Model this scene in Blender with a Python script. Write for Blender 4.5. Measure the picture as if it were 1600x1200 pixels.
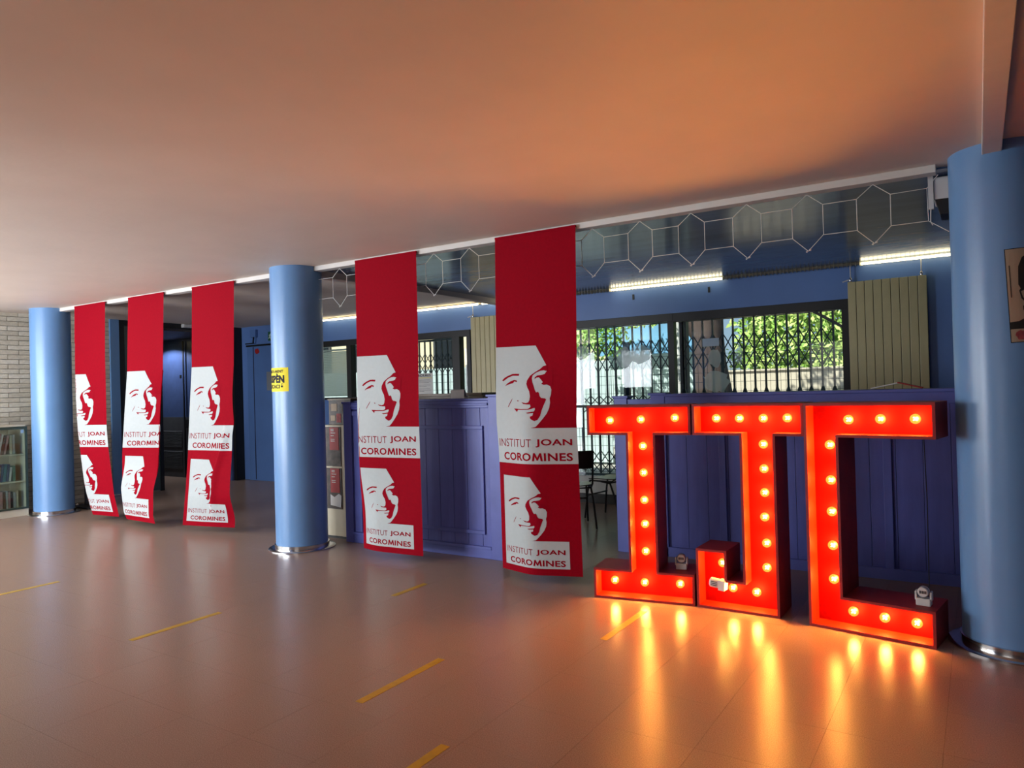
import bpy, bmesh, math, random
from mathutils import Vector, Matrix, Euler
random.seed(7)
for o in list(bpy.data.objects): bpy.data.objects.remove(o)
SC = bpy.context.scene
COL = SC.collection
PI = math.pi

# ------------------------------------------------------------------ camera
FPX, YAW, PITCH, ROLL = 1137.3, 0.5699, 0.0070, -0.02753
EYE = 1.6
fwd = Vector((-math.sin(YAW)*math.cos(PITCH), math.cos(YAW)*math.cos(PITCH), math.sin(PITCH)))
rgt = Vector((math.cos(YAW), math.sin(YAW), 0)); upv = rgt.cross(fwd)
r2 = rgt*math.cos(ROLL)+upv*math.sin(ROLL); u2 = -rgt*math.sin(ROLL)+upv*math.cos(ROLL)
cam = bpy.data.cameras.new('camera'); co = bpy.data.objects.new('camera', cam); COL.objects.link(co)
cam.sensor_fit = 'HORIZONTAL'; cam.sensor_width = 36.0; cam.lens = FPX/1600*36.0
cam.clip_start = 0.05; cam.clip_end = 300
M = Matrix(((r2.x, u2.x, -fwd.x, 0), (r2.y, u2.y, -fwd.y, 0), (r2.z, u2.z, -fwd.z, EYE), (0, 0, 0, 1)))
co.matrix_world = M
SC.camera = co

# ------------------------------------------------------------------ world, sun, large lights, exposure
wd = bpy.data.worlds.new('world'); SC.world = wd; wd.use_nodes = True
nt = wd.node_tree; nt.nodes.clear()
sky = nt.nodes.new('ShaderNodeTexSky'); sky.sky_type = 'HOSEK_WILKIE'; sky.turbidity = 3.0
sky.sun_direction = Vector((-0.35, -0.75, 0.9)).normalized(); sky.ground_albedo = 0.35
bg = nt.nodes.new('ShaderNodeBackground'); bg.inputs['Strength'].default_value = 2.6
wo = nt.nodes.new('ShaderNodeOutputWorld')
nt.links.new(sky.outputs[0], bg.inputs[0]); nt.links.new(bg.outputs[0], wo.inputs[0])
sl = bpy.data.lights.new('sun', 'SUN'); sl.energy = 8.0; sl.angle = math.radians(0.6); sl.color = (1.0, 0.95, 0.86)
so = bpy.data.objects.new('sun', sl); COL.objects.link(so)
so.rotation_euler = Vector((0.35, 0.75, -0.9)).to_track_quat('-Z', 'Y').to_euler()

def area(name, loc, rot, sx, sy, watts, color):
    l = bpy.data.lights.new(name, 'AREA'); l.shape = 'RECTANGLE'; l.size = sx; l.size_y = sy
    l.energy = watts; l.color = color
    o = bpy.data.objects.new(name, l); COL.objects.link(o); o.location = loc; o.rotation_euler = rot
    return o
# daylight through the windows behind / beside the photographer, plus one added fill
area('daylight_left_windows', (-11.85, 1.3, 1.9), (0, -PI/2, 0), 1.7, 4.0, 215, (0.86, 0.94, 1.0))
area('added_fill_behind', (-2.6, -2.1, 1.5), (PI/2, 0, 0), 2.2, 2.2, 26, (1.0, 0.95, 0.90))  # added weak fill, not a known doorway, brightens the foreground floor
area('daylight_rear_windows', (-9.6, -2.1, 1.5), (PI/2, 0, 0), 4.6, 2.3, 640, (0.90, 0.95, 1.0))
SC.view_settings.view_transform = 'Standard'; SC.view_settings.look = 'None'
SC.view_settings.gamma = 1.0; SC.view_settings.use_curve_mapping = False
SC.view_settings.exposure = 0.0
BULB_W = 13.5
BULB_COL = (1.0, 0.375, 0.06)

# ------------------------------------------------------------------ materials
MATS = {}
def mat(name, col, rough=0.5, spec=0.5, metal=0.0, noise=0.0, nscale=8.0, bump=0.0, bscale=60.0,
        emit=None, estr=0.0, stretch=None, coat=0.0, trans=0.0, sheen=0.0, col2=None):
    if name in MATS: return MATS[name]
    m = bpy.data.materials.new(name); m.use_nodes = True; n = m.node_tree; b = n.nodes['Principled BSDF']
    b.inputs['Base Color'].default_value = (*col, 1); b.inputs['Roughness'].default_value = rough
    b.inputs['Specular IOR Level'].default_value = spec; b.inputs['Metallic'].default_value = metal
    if coat: b.inputs['Coat Weight'].default_value = coat; b.inputs['Coat Roughness'].default_value = 0.08
    if trans: b.inputs['Transmission Weight'].default_value = trans
    if sheen: b.inputs['Sheen Weight'].default_value = sheen
    tc = n.nodes.new('ShaderNodeTexCoord'); vec = tc.outputs['Object']
    if stretch:
        mp = n.nodes.new('ShaderNodeMapping'); mp.inputs['Scale'].default_value = stretch
        n.links.new(vec, mp.inputs[0]); vec = mp.outputs[0]
    nz = n.nodes.new('ShaderNodeTexNoise'); nz.inputs['Scale'].default_value = nscale; nz.inputs['Detail'].default_value = 5
    n.links.new(vec, nz.inputs['Vector'])
    rp = n.nodes.new('ShaderNodeValToRGB'); rp.color_ramp.elements[0].position = .3; rp.color_ramp.elements[1].position = .7
    c2 = col2 if col2 else tuple(min(1, c*(1+noise)) for c in col)
    rp.color_ramp.elements[0].color = (*[c*(1-noise) for c in col], 1); rp.color_ramp.elements[1].color = (*c2, 1)
    n.links.new(nz.outputs['Fac'], rp.inputs[0]); n.links.new(rp.outputs[0], b.inputs['Base Color'])
    if bump:
        n2 = n.nodes.new('ShaderNodeTexNoise'); n2.inputs['Scale'].default_value = bscale; n.links.new(vec, n2.inputs['Vector'])
        bp = n.nodes.new('ShaderNodeBump'); bp.inputs['Strength'].default_value = bump; bp.inputs['Distance'].default_value = .01
        n.links.new(n2.outputs['Fac'], bp.inputs['Height']); n.links.new(bp.outputs[0], b.inputs['Normal'])
    if emit:
        b.inputs['Emission Color'].default_value = (*emit, 1); b.inputs['Emission Strength'].default_value = estr
    MATS[name] = m; return m

m_ceiling = mat('ceiling_plaster', (.68, .58, .50), .55, .35, noise=.03, nscale=2, bump=.12, bscale=14)
m_trim = mat('white_painted_trim', (.62, .59, .55), .5, noise=.03)
m_column = mat('blue_column_paint', (.14, .29, .54), .30, .5, noise=.04, nscale=3, bump=.05, bscale=30)
m_bluewall = mat('blue_wall_paint', (.12, .23, .53), .38, .4, noise=.05, nscale=2)
m_bluedoor = mat('blue_door_paint', (.10, .20, .46), .35, .4, noise=.06, nscale=3)
m_blueceil = mat('glossy_blue_ceiling_paint', (.11, .19, .33), .20, .6, noise=.10, nscale=3, stretch=(.4, 2, 1), bump=.10, bscale=9)
m_counter = mat('violet_blue_counter_paint', (.105, .125, .42), .42, .4, noise=.12, nscale=5, stretch=(3, 3, .5), bump=.08, bscale=25)
m_counter2 = mat('violet_blue_counter_paint_mould', (.115, .14, .45), .42, .4, noise=.08, nscale=5)
m_joint = mat('dark_joint', (.018, .02, .06), .8)
m_black = mat('black_frame_metal', (.012, .012, .013), .45, .4, noise=.1)
m_dark = mat('dark_grey_panel', (.075, .078, .085), .5, .4, noise=.1)
m_darkblue = mat('dark_blue_panel', (.06, .10, .24), .35, .5, noise=.1)
m_steel = mat('polished_steel', (.62, .62, .62), .18, .5, metal=1.0, noise=.05)
m_red = mat('red_letter_paint', (.28, .0018, .0010), .6, .05, noise=.08, nscale=12)
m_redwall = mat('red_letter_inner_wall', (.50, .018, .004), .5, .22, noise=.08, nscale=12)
m_redbox = mat('dark_red_letter_side', (.26, .018, .018), .5, .3, noise=.15, nscale=10)
m_cloth = mat('red_banner_cloth', (.26, .0006, .009), .8, .06, noise=.05, nscale=40, bump=.1, bscale=350)
m_white = mat('white_banner_print', (.43, .47, .47), .75, .2, noise=.02, nscale=30)
m_print = mat('red_banner_print', (.26, .0006, .010), .8, .06, noise=.03, nscale=30)
m_cream = mat('cream_painted_metal', (.62, .56, .42), .45, .4, noise=.04)
m_radiator = mat('cream_radiator_enamel', (.58, .51, .27), .35, .5, noise=.04)
m_gate = mat('dark_green_gate_metal', (.012, .03, .045), .5, .4, noise=.1)
m_wood = mat('brown_ledge_wood', (.12, .075, .035), .4, .4, noise=.25, nscale=6, stretch=(.5, 4, 4))
m_chairwood = mat('dark_brown_plywood', (.045, .026, .020), .35, .5, noise=.2, nscale=6)
m_chairtube = mat('black_chair_tube', (.012, .012, .014), .35, .5)
m_paper = mat('white_paper', (.72, .72, .70), .7, .2, noise=.02)
m_yellow = mat('yellow_sign_paper', (.85, .72, .03), .6, .3, noise=.02)
m_ink = mat('black_ink', (.012, .012, .012), .6, .2)
m_tape = mat('yellow_floor_tape', (.46, .29, .012), .45, .4, noise=.12, nscale=20)
m_wire = mat('white_garland_wire', (.62, .62, .60), .4, .5, noise=.03)
m_plastic = mat('white_plastic', (.62, .61, .60), .35, .5, noise=.02)
m_mortar = mat('grey_mortar', (.34, .30, .24), .9, .2, noise=.15, nscale=30)
m_base = mat('dark_skirting', (.02, .018, .018), .5, .4)
m_whitewall = mat('white_lower_panel', (.62, .63, .60), .6, .3, noise=.03)
m_blind0 = mat('white_blind_slat', (.66, .70, .68), .45, .4, noise=.03)
m_green = mat('green_exit_sign', (.01, .10, .035), .4, .4)
m_tubelight = mat('lit_fluorescent_tube', (1, .95, .75), .5, emit=(1.0, .88, .56), estr=6.0)
m_halllight = mat('lit_hall_lamp', (1, .9, .6), .5, emit=(1.0, .83, .45), estr=4.0)

BR = [mat('pale_brick_%d' % i, c, .85, .2, noise=.12, nscale=14, bump=.3, bscale=60) for i, c in enumerate(
      [(.64, .59, .47), (.60, .54, .42), (.68, .63, .51), (.55, .50, .39)])]

def floor_mat():
    m = bpy.data.materials.new('speckled_vinyl'); m.use_nodes = True; n = m.node_tree; b = n.nodes['Principled BSDF']
    g = n.nodes.new('ShaderNodeNewGeometry')
    a = n.nodes.new('ShaderNodeTexNoise'); a.inputs['Scale'].default_value = 190; a.inputs['Detail'].default_value = 3
    c = n.nodes.new('ShaderNodeTexNoise'); c.inputs['Scale'].default_value = 1.3; c.inputs['Detail'].default_value = 6
    n.links.new(g.outputs['Position'], a.inputs['Vector']); n.links.new(g.outputs['Position'], c.inputs['Vector'])
    r = n.nodes.new('ShaderNodeValToRGB'); e = r.color_ramp.elements
    e[0].position = .30; e[0].color = (.24, .165, .125, 1); e[1].position = .72; e[1].color = (.38, .27, .21, 1)
    n.links.new(a.outputs['Fac'], r.inputs[0])
    mx = n.nodes.new('ShaderNodeMixRGB'); mx.blend_type = 'MULTIPLY'; mx.inputs[0].default_value = .10
    r2_ = n.nodes.new('ShaderNodeValToRGB'); r2_.color_ramp.elements[0].color = (.72, .72, .72, 1)
    n.links.new(c.outputs['Fac'], r2_.inputs[0])
    n.links.new(r.outputs[0], mx.inputs[1]); n.links.new(r2_.outputs[0], mx.inputs[2]); n.links.new(mx.outputs[0], b.inputs['Base Color'])
    mr = n.nodes.new('ShaderNodeMapRange'); mr.inputs[3].default_value = .25; mr.inputs[4].default_value = .31
    b.inputs['Roughness'].default_value = .25
    b.inputs['Specular IOR Level'].default_value = .12
    bp = n.nodes.new('ShaderNodeBump'); bp.inputs['Strength'].default_value = .05; bp.inputs['Distance'].default_value = .004
    n.links.new(a.outputs['Fac'], bp.inputs['Height']); n.links.new(bp.outputs[0], b.inputs['Normal'])
    return m
m_floor = floor_mat()

def glass_mat(name, tint, alpha):
    m = bpy.data.materials.new(name); m.use_nodes = True; n = m.node_tree; n.nodes.clear()
    o = n.nodes.new('ShaderNodeOutputMaterial'); mx = n.nodes.new('ShaderNodeMixShader')
    t = n.nodes.new('ShaderNodeBsdfTransparent'); t.inputs[0].default_value = (*tint, 1)
    g = n.nodes.new('ShaderNodeBsdfGlossy'); g.inputs['Roughness'].default_value = .02
    f = n.nodes.new('ShaderNodeLayerWeight'); pw = n.nodes.new('ShaderNodeMath'); pw.operation = 'POWER'; pw.inputs[1].default_value = 4.0
    ma = n.nodes.new('ShaderNodeMath'); ma.operation = 'MULTIPLY_ADD'; ma.inputs[1].default_value = .55; ma.inputs[2].default_value = .025+alpha
    n.links.new(f.outputs['Facing'], pw.inputs[0]); n.links.new(pw.outputs[0], ma.inputs[0]); n.links.new(ma.outputs[0], mx.inputs[0])
    n.links.new(t.outputs[0], mx.inputs[1]); n.links.new(g.outputs[0], mx.inputs[2]); n.links.new(mx.outputs[0], o.inputs[0])
    return m
m_glass = glass_mat('window_glass', (.93, .97, .96), .0)
m_greyglass = glass_mat('grey_green_door_glass', (.30, .36, .34), .05)
m_caseglass = glass_mat('bookcase_glass', (.80, .86, .82), .02)

def translucent(name, col, clear):
    m = bpy.data.materials.new(name); m.use_nodes = True; n = m.node_tree; n.nodes.clear()
    o = n.nodes.new('ShaderNodeOutputMaterial'); mx = n.nodes.new('ShaderNodeMixShader'); mx.inputs[0].default_value = 1-clear
    t = n.nodes.new('ShaderNodeBsdfTransparent'); a = n.nodes.new('ShaderNodeMixShader'); a.inputs[0].default_value = .55
    d = n.nodes.new('ShaderNodeBsdfDiffuse'); d.inputs[0].default_value = (*col, 1)
    l = n.nodes.new('ShaderNodeBsdfTranslucent'); l.inputs[0].default_value = (*col, 1)
    n.links.new(d.outputs[0], a.inputs[1]); n.links.new(l.outputs[0], a.inputs[2])
    n.links.new(t.outputs[0], mx.inputs[1]); n.links.new(a.outputs[0], mx.inputs[2]); n.links.new(mx.outputs[0], o.inputs[0])
    return m
m_blind = translucent('white_blind_slat', (.74, .78, .76), .0)

def bulb_mat():
    m = bpy.data.materials.new('warm_lit_bulb_glass'); m.use_nodes = True; n = m.node_tree; n.nodes.clear()
    o = n.nodes.new('ShaderNodeOutputMaterial'); mx = n.nodes.new('ShaderNodeMixShader'); mx.inputs[0].default_value = .42
    t = n.nodes.new('ShaderNodeBsdfTransparent'); e = n.nodes.new('ShaderNodeEmission')
    e.inputs[0].default_value = (1.0, .34, .04, 1); e.inputs[1].default_value = 2.6
    n.links.new(t.outputs[0], mx.inputs[1]); n.links.new(e.outputs[0], mx.inputs[2]); n.links.new(mx.outputs[0], o.inputs[0])
    return m
m_bulb = bulb_mat()
m_fil = mat('glowing_filament', (1, .8, .4), .5, emit=(1.0, .72, .30), estr=16.0)

# ------------------------------------------------------------------ mesh helpers
def worigin(o):
    v = Vector((0, 0, 0))
    while o is not None: v += o.location; o = o.parent
    return v
class MB:
    def __init__(s): s.v = []; s.f = []; s.mi = []
    def box(s, x0, x1, y0, y1, z0, z1, mi=0):
        b = len(s.v)
        s.v += [(x0,y0,z0),(x1,y0,z0),(x1,y1,z0),(x0,y1,z0),(x0,y0,z1),(x1,y0,z1),(x1,y1,z1),(x0,y1,z1)]
        s.f += [tuple(b+i for i in q) for q in ((0,3,2,1),(4,5,6,7),(0,1,5,4),(1,2,6,5),(2,3,7,6),(3,0,4,7))]
        s.mi += [mi]*6; return s
    def obox(s, c, ax, ay, az, hx, hy, hz):      # oriented box
        b = len(s.v)
        for dz in (-1, 1):
            for dx, dy in ((-1,-1),(1,-1),(1,1),(-1,1)):
                s.v.append(tuple(c[i]+ax[i]*hx*dx+ay[i]*hy*dy+az[i]*hz*dz for i in range(3)))
        s.f += [tuple(b+i for i in q) for q in ((0,3,2,1),(4,5,6,7),(0,1,5,4),(1,2,6,5),(2,3,7,6),(3,0,4,7))]
        s.mi += [0]*6; return s
    def bar(s, p, q, w, d, up=(0, 1, 0)):        # rectangular bar from p to q
        p = Vector(p); q = Vector(q); a = (q-p); L = a.length; a.normalize()
        n = Vector(up); n = (n - a*n.dot(a)).normalized(); t = a.cross(n)
        return s.obox((p+q)/2, a, t, n, L/2, w/2, d/2)
    def tube(s, pts, r, n=8, closed=False):
        pts = [Vector(p) for p in pts]; N = len(pts); b = len(s.v); prev = None
        for i, p in enumerate(pts):
            if closed: t = (pts[(i+1) % N]-pts[i-1]).normalized()
            else: t = (pts[min(i+1, N-1)]-pts[max(i-1, 0)]).normalized()
            if prev is None:
                ref = Vector((0, 0, 1)) if abs(t.z) < .9 else Vector((1, 0, 0)); a = t.cross(ref).normalized()
            else: a = (prev-t*prev.dot(t)).normalized()
            prev = a; c = t.cross(a)
            rr = r[i] if isinstance(r, (list, tuple)) else r
            for k in range(n):
                an = 2*PI*k/n; s.v.append(tuple(p+a*math.cos(an)*rr+c*math.sin(an)*rr))
        m = N if closed else N-1
        for i in range(m):
            j = (i+1) % N
            for k in range(n):
                l = (k+1) % n; s.f.append((b+i*n+k, b+i*n+l, b+j*n+l, b+j*n+k)); s.mi.append(0)
        if not closed:
            s.f.append(tuple(b+k for k in range(n))[::-1]); s.f.append(tuple(b+(N-1)*n+k for k in range(n))); s.mi += [0, 0]
        return s
    def lathe(s, prof, c=(0, 0, 0), n=32, axis='z'):     # prof: list of (r, h)
        b = len(s.v)
        for r, h in prof:
            for k in range(n):
                a = 2*PI*k/n; x, y = r*math.cos(a), r*math.sin(a)
                if axis == 'z': s.v.append((c[0]+x, c[1]+y, c[2]+h))
                else: s.v.append((c[0]+x, c[1]-h, c[2]+y))
        for i in range(len(prof)-1):
            for k in range(n):
                l = (k+1) % n; s.f.append((b+i*n+k, b+i*n+l, b+(i+1)*n+l, b+(i+1)*n+k)); s.mi.append(0)
        s.f.append(tuple(b+k for k in range(n))[::-1]); s.f.append(tuple(b+(len(prof)-1)*n+k for k in range(n))); s.mi += [0, 0]
        return s
    def sphere(s, c, r, nu=12, nv=8, sc=(1, 1, 1)):
        prof = [(max(1e-4, r*math.sin(PI*i/nv)), -r*math.cos(PI*i/nv)) for i in range(nv+1)]
        b = len(s.v); s.lathe(prof, (0, 0, 0), nu)
        for i in range(b, len(s.v)): v = s.v[i]; s.v[i] = (c[0]+v[0]*sc[0], c[1]+v[1]*sc[1], c[2]+v[2]*sc[2])
        return s
    def prism(s, poly, y0, y1):                 # poly in (x, z), extruded in y
        b = len(s.v); n = len(poly)
        s.v += [(x, y0, z) for x, z in poly]+[(x, y1, z) for x, z in poly]
        s.f += [tuple(range(b, b+n)), tuple(range(b+n, b+2*n))[::-1]]; s.mi += [0, 0]
        for i in range(n):
            j = (i+1) % n; s.f.append((b+i, b+n+i, b+n+j, b+j)); s.mi.append(0)
        return s
    def mesh(s, name, mats, org=Vector((0, 0, 0)), smooth=False):
        me = bpy.data.meshes.new(name)
        me.from_pydata([(v[0]-org.x, v[1]-org.y, v[2]-org.z) for v in s.v], [], s.f)
        for m in (mats if isinstance(mats, (list, tuple)) else [mats]): me.materials.append(m)
        if max(s.mi, default=0) > 0: me.polygons.foreach_set('material_index', s.mi)
        bm = bmesh.new(); bm.from_mesh(me); bmesh.ops.recalc_face_normals(bm, faces=bm.faces); bm.to_mesh(me); bm.free()
        if smooth: me.polygons.foreach_set('use_smooth', [True]*len(me.polygons)); me.set_sharp_from_angle(angle=math.radians(40))
        me.update(); return me
    def build(s, name, mats, parent=None, smooth=False, bevel=0, loc=None):
        org = worigin(parent)
        if loc is not None: org = Vector(loc)
        me = s.mesh(name, mats, org, smooth)
        o = bpy.data.objects.new(name, me); COL.objects.link(o)
        if parent: o.parent = parent
        if loc is not None: o.location = Vector(loc)-worigin(parent)
        if bevel:
            md = o.modifiers.new('bevel', 'BEVEL'); md.width = bevel; md.segments = 2; md.limit_method = 'ANGLE'
        return o
def tag(o, label=None, cat=None, group=None, kind=None):
    if label: o['label'] = label
    if cat: o['category'] = cat
    if group: o['group'] = group
    if kind: o['kind'] = kind
    return o
def thing(name, loc, label, cat, group=None):
    o = bpy.data.objects.new(name, None); COL.objects.link(o); o.location = loc; o.empty_display_size = .1
    return tag(o, label, cat, group)
def struct(o): o['kind'] = 'structure'; return o
def B(*a): return MB().box(*a)
def instance(src, parent, loc, name=None):
    o = src.copy(); COL.objects.link(o); o.parent = parent; o.location = loc; return o
def copy_tree(o, parent=None):
    c = o.copy(); COL.objects.link(c); c.parent = parent
    for ch in list(o.children): copy_tree(ch, c)
    return c
def smooth01(a, b, x):
    t = max(0., min(1., (x-a)/(b-a))); return t*t*(3-2*t)
def interp(tab, x):
    if x <= tab[0][0]: return tab[0][1]
    for (a, p), (b, q) in zip(tab, tab[1:]):
        if x <= b: return p+(q-p)*(x-a)/(b-a)
    return tab[-1][1]

# flat artwork: closed polygons or text -> finely cut 2D mesh -> mapped on a surface
def poly_bm(polys):
    bm = bmesh.new()
    for p in polys:
        f = bm.faces.new([bm.verts.new((x, y, 0)) for x, y in p])
    bm.normal_update(); bmesh.ops.triangulate(bm, faces=bm.faces[:], ngon_method='EAR_CLIP')
    return bm
FONT_CACHE = {}
M_GLYPH = [(0, 0), (.13, 1), (.30, 1), (.5, .42), (.70, 1), (.87, 1), (1, 0), (.80, 0), (.735, .58), (.56, .08), (.44, .08), (.265, .58), (.20, 0)]
def text_piece(txt, x0, x1, y0, y1, bold=0.0):
    cu = bpy.data.curves.new('t', 'FONT'); cu.body = txt; cu.size = 1; cu.offset = bold; cu.resolution_u = 3; cu.space_character = 1.06
    ob = bpy.data.objects.new('t', cu); COL.objects.link(ob)
    dg = bpy.context.evaluated_depsgraph_get(); me = bpy.data.meshes.new_from_object(ob.evaluated_get(dg))
    bpy.data.objects.remove(ob)
    bm = bmesh.new(); bm.from_mesh(me); bpy.data.meshes.remove(me)
    xs = [v.co.x for v in bm.verts]; ys = [v.co.y for v in bm.verts]
    a, b, c, d = min(xs), max(xs), min(ys), max(ys)
    for v in bm.verts:
        v.co.x = x0+(v.co.x-a)/(b-a)*(x1-x0); v.co.y = y0+(v.co.y-c)/(d-c)*(y1-y0); v.co.z = 0
    return bm
def text_bm(txt, x0, x1, y0, y1, bold=0.0):
    if 'M' not in txt: return text_piece(txt, x0, x1, y0, y1, bold)
    wd_ = {'I': .42, 'M': 1.32, 'O': 1.1, 'E': .86, 'S': .88, 'C': .96}
    k = txt.index('M'); tot = sum(wd_.get(c, 1.0) for c in txt); gap = .12/tot
    fa = sum(wd_.get(c, 1.0) for c in txt[:k])/tot; fb = fa+wd_['M']/tot; L = x1-x0
    bm = poly_bm([[(x0+(fa+gap/2+u*(fb-fa-gap))*L, y0+v*(y1-y0)) for u, v in M_GLYPH]])
    for t, p, q in ((txt[:k], 0, fa-gap/2), (txt[k+1:], fb+gap/2, 1)):
        o = text_piece(t, x0+p*L, x0+q*L, y0, y1, bold); me = bpy.data.meshes.new('t'); o.to_mesh(me); o.free(); bm.from_mesh(me); bpy.data.meshes.remove(me)
    return bm
def cut(bm, sx, sy):
    xs = [v.co.x for v in bm.verts]; ys = [v.co.y for v in bm.verts]
    if sx:
        x = math.floor(min(xs)/sx)*sx+sx
        while x < max(xs):
            bmesh.ops.bisect_plane(bm, geom=bm.verts[:]+bm.edges[:]+bm.faces[:], plane_co=(x, 0, 0), plane_no=(1, 0, 0)); x += sx
    if sy:
        y = math.floor(min(ys)/sy)*sy+sy
        while y < max(ys):
            bmesh.ops.bisect_plane(bm, geom=bm.verts[:]+bm.edges[:]+bm.faces[:], plane_co=(0, y, 0), plane_no=(0, 1, 0)); y += sy
def art(name, bms, fn, m, parent, sx=.04, sy=.05, off=.001):
    vs = []; fs = []
    for bm in bms:
        cut(bm, sx, sy); bm.verts.index_update(); b = len(vs)
        for v in bm.verts: vs.append(tuple(fn(v.co.x, v.co.y, off)))
        for f in bm.faces: fs.append(tuple(b+v.index for v in f.verts))
        bm.free()
    org = worigin(parent); me = bpy.data.meshes.new(name)
    me.from_pydata([(v[0]-org.x, v[1]-org.y, v[2]-org.z) for v in vs], [], fs); me.materials.append(m); me.update()
    o = bpy.data.objects.new(name, me); COL.objects.link(o); o.parent = parent; return o

# ================================================================== ROOM SHELL
CZ = 2.93; WY = 9.05; BX = -12.0; RX = 4.0; FY = -2.2
TP = .4635
fl = B(BX-3.2, RX, FY, WY+.25, -.12, -.006).build('floor', mat('floor_screed', (.13, .09, .07), .9)); struct(fl)
# vinyl tiles: 300 nearest as parts, the rest joined
nx0 = math.floor((-12.0+1.095)/TP); cells = []
for i in range(nx0, 12):
    for j in range(-18, 12):
        x0 = -1.095+i*TP; y0 = 4.04+(j)*TP
        x1, y1 = x0+TP, y0+TP
        x0c, x1c, y0c, y1c = max(x0, BX), min(x1, RX), max(y0, FY), min(y1, WY-.02)
        if x1c-x0c < .01 or y1c-y0c < .01: continue
        cx, cy = (x0+x1)/2, (y0+y1)/2
        d = Vector((cx, cy, -EYE)); z = d.dot(fwd)
        px = 800+FPX*d.dot(r2)/z if z > .1 else -9e9; py = 600-FPX*d.dot(u2)/z if z > .1 else 9e9
        vis = z > .1 and -60 < px < 1660 and py < 1260
        full = abs((x1c-x0c)-TP) < 1e-6 and abs((y1c-y0c)-TP) < 1e-6
        cells.append((0 if (vis and full) else 1, d.length, x0c, x1c, y0c, y1c))
cells.sort()
g = .0005
tile_src = None; rest = MB()
for k, (a, d, x0, x1, y0, y1) in enumerate(cells):
    if k < 298 and a == 0:
        c = Vector(((x0+x1)/2, (y0+y1)/2, 0))
        if tile_src is None:
            tile_src = B(x0+g, x1-g, y0+g, y1-g, -.006, 0).build('tile', m_floor, fl, loc=c)
        else: instance(tile_src, fl, c)
    else: rest.box(x0+g, x1-g, y0+g, y1-g, -.006, 0)
tag(rest.build('tile_remainder', m_floor, fl), kind='stuff')
B(BX-3.2, BX, 6.0, WY, -.006, 0).build('hall_vinyl', m_floor, fl)

# ceiling: plaster slab, with a glossy blue painted field over the counter area
ce = B(BX-3.2, RX, FY, WY+.25, CZ, CZ+.15).build('ceiling', m_ceiling); struct(ce)
B(-5.86, RX, 5.36, WY, CZ-.012, CZ).build('blue_ceiling_field', m_blueceil, ce)
struct(B(-11.3, -.19, 5.26, 5.36, 2.882, CZ).build('trim_1', m_trim, bevel=.003))
struct(B(.05, .145, FY, 5.0, 2.865, CZ).build('trim_2', m_trim, bevel=.003))
struct(B(-6.0, -5.86, 5.3, WY, 2.85, CZ).build('trim_3', m_ceiling, bevel=.004))

# unseen walls of the hall behind and beside the camera
struct(B(BX-.25, RX+.2, FY-.2, FY, 0, CZ).build('wall_rear', m_bluewall))
struct(B(RX, RX+.2, FY, WY+.25, 0, CZ).build('wall_right', m_bluewall))

struct(B(-5.6, -5.45, FY, .25, 0, CZ).build('wall_light_blocker', m_bluewall))  # added unseen wall section, keeps rear daylight off the right side

# left wall of pale brick
wl = B(BX-.25, BX-.012, FY, 6.5, 0, CZ).build('wall_left', m_mortar); struct(wl)
CH, BL = .0705, .298
bl = []
for r in range(42):
    off = (r % 2)*BL/2
    y = 6.5-off
    z0 = r*CH-.012
    ys = []
    if off: ys.append((6.5-off+.005, 6.5))
    while y > 3.9:
        ys.append((y-BL+.005, y-.004)); y -= BL
    for a, b in ys:
        z1 = min(z0+CH-.009, CZ)
        if z1-max(z0, 0) < .02: continue
        bl.append((-(a+b)/2, a, b, max(z0, 0), z1))
bl.sort()
full_src = {}
restb = MB()
for k, (_, a, b, z0, z1) in enumerate(bl):
    if k < 300:
        mi = random.randrange(4); key = (round(b-a, 3), round(z1-z0, 3), mi); c = Vector((BX, (a+b)/2, z0))
        jit = random.uniform(-.0015, .0025)
        if key not in full_src:
            full_src[key] = B(BX-.012, BX+.004, a, b, z0, z1).build('brick', BR[mi], wl, loc=c)
            o = full_src[key]
        else: o = instance(full_src[key], wl, c-Vector((0, 0, 0)))
        o.location.x += jit
    else: restb.box(BX-.012, BX+.004, a, b, z0, z1, random.randrange(4))
# plainer brick courses nearer the camera side, outside the frame
for r in range(42):
    y = 3.9-(r % 2)*.15; z0 = r*CH
    while y > FY: restb.box(BX-.012, BX+.004, max(FY, y-BL+.009), y, z0, min(z0+CH-.009, CZ), random.randrange(4)); y -= BL
tag(restb.build('brick_remainder', BR, wl), kind='stuff')

# window wall (back), built around its openings
wb = MB()
W1 = (-10.15, -6.52, 1.50, 2.53); W2L = (-5.9, -3.34, .08, 2.52); W2R = (-3.34, -1.22, 1.44, 2.52)
wb.box(BX-.25, W1[0], WY, WY+.25, 0, CZ); wb.box(W1[0], W1[1], WY, WY+.25, 0, W1[2]); wb.box(W1[0], W1[1], WY, WY+.25, W1[3], CZ)
wb.box(W1[1], -4.95, WY, WY+.25, 0, CZ)
wb.box(-4.95, -3.34, WY, WY+.25, 2.52, CZ); wb.box(-4.95, -3.34, WY, WY+.25, 0, .08)
wb.box(-3.34, -1.22, WY, WY+.25, 2.52, CZ); wb.box(-3.34, -1.22, WY, WY+.25, 0, 1.44)
wb.box(-1.22, RX, WY, WY+.25, 0, CZ)
wback = struct(wb.build('wall_back', m_bluewall))
for hx in (-3.84, -2.82):
    B(hx-.012, hx+.012, WY-.012, WY, 2.745, 2.815).build('vent_slot', m_black, wback)
struct(B(-4.95, -3.34, WY-.015, WY, 0, .12).build('baseboard_back', m_base))
struct(B(-6.45, -4.95, WY-.015, WY, 0, .12).build('baseboard_back', m_base))

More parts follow.
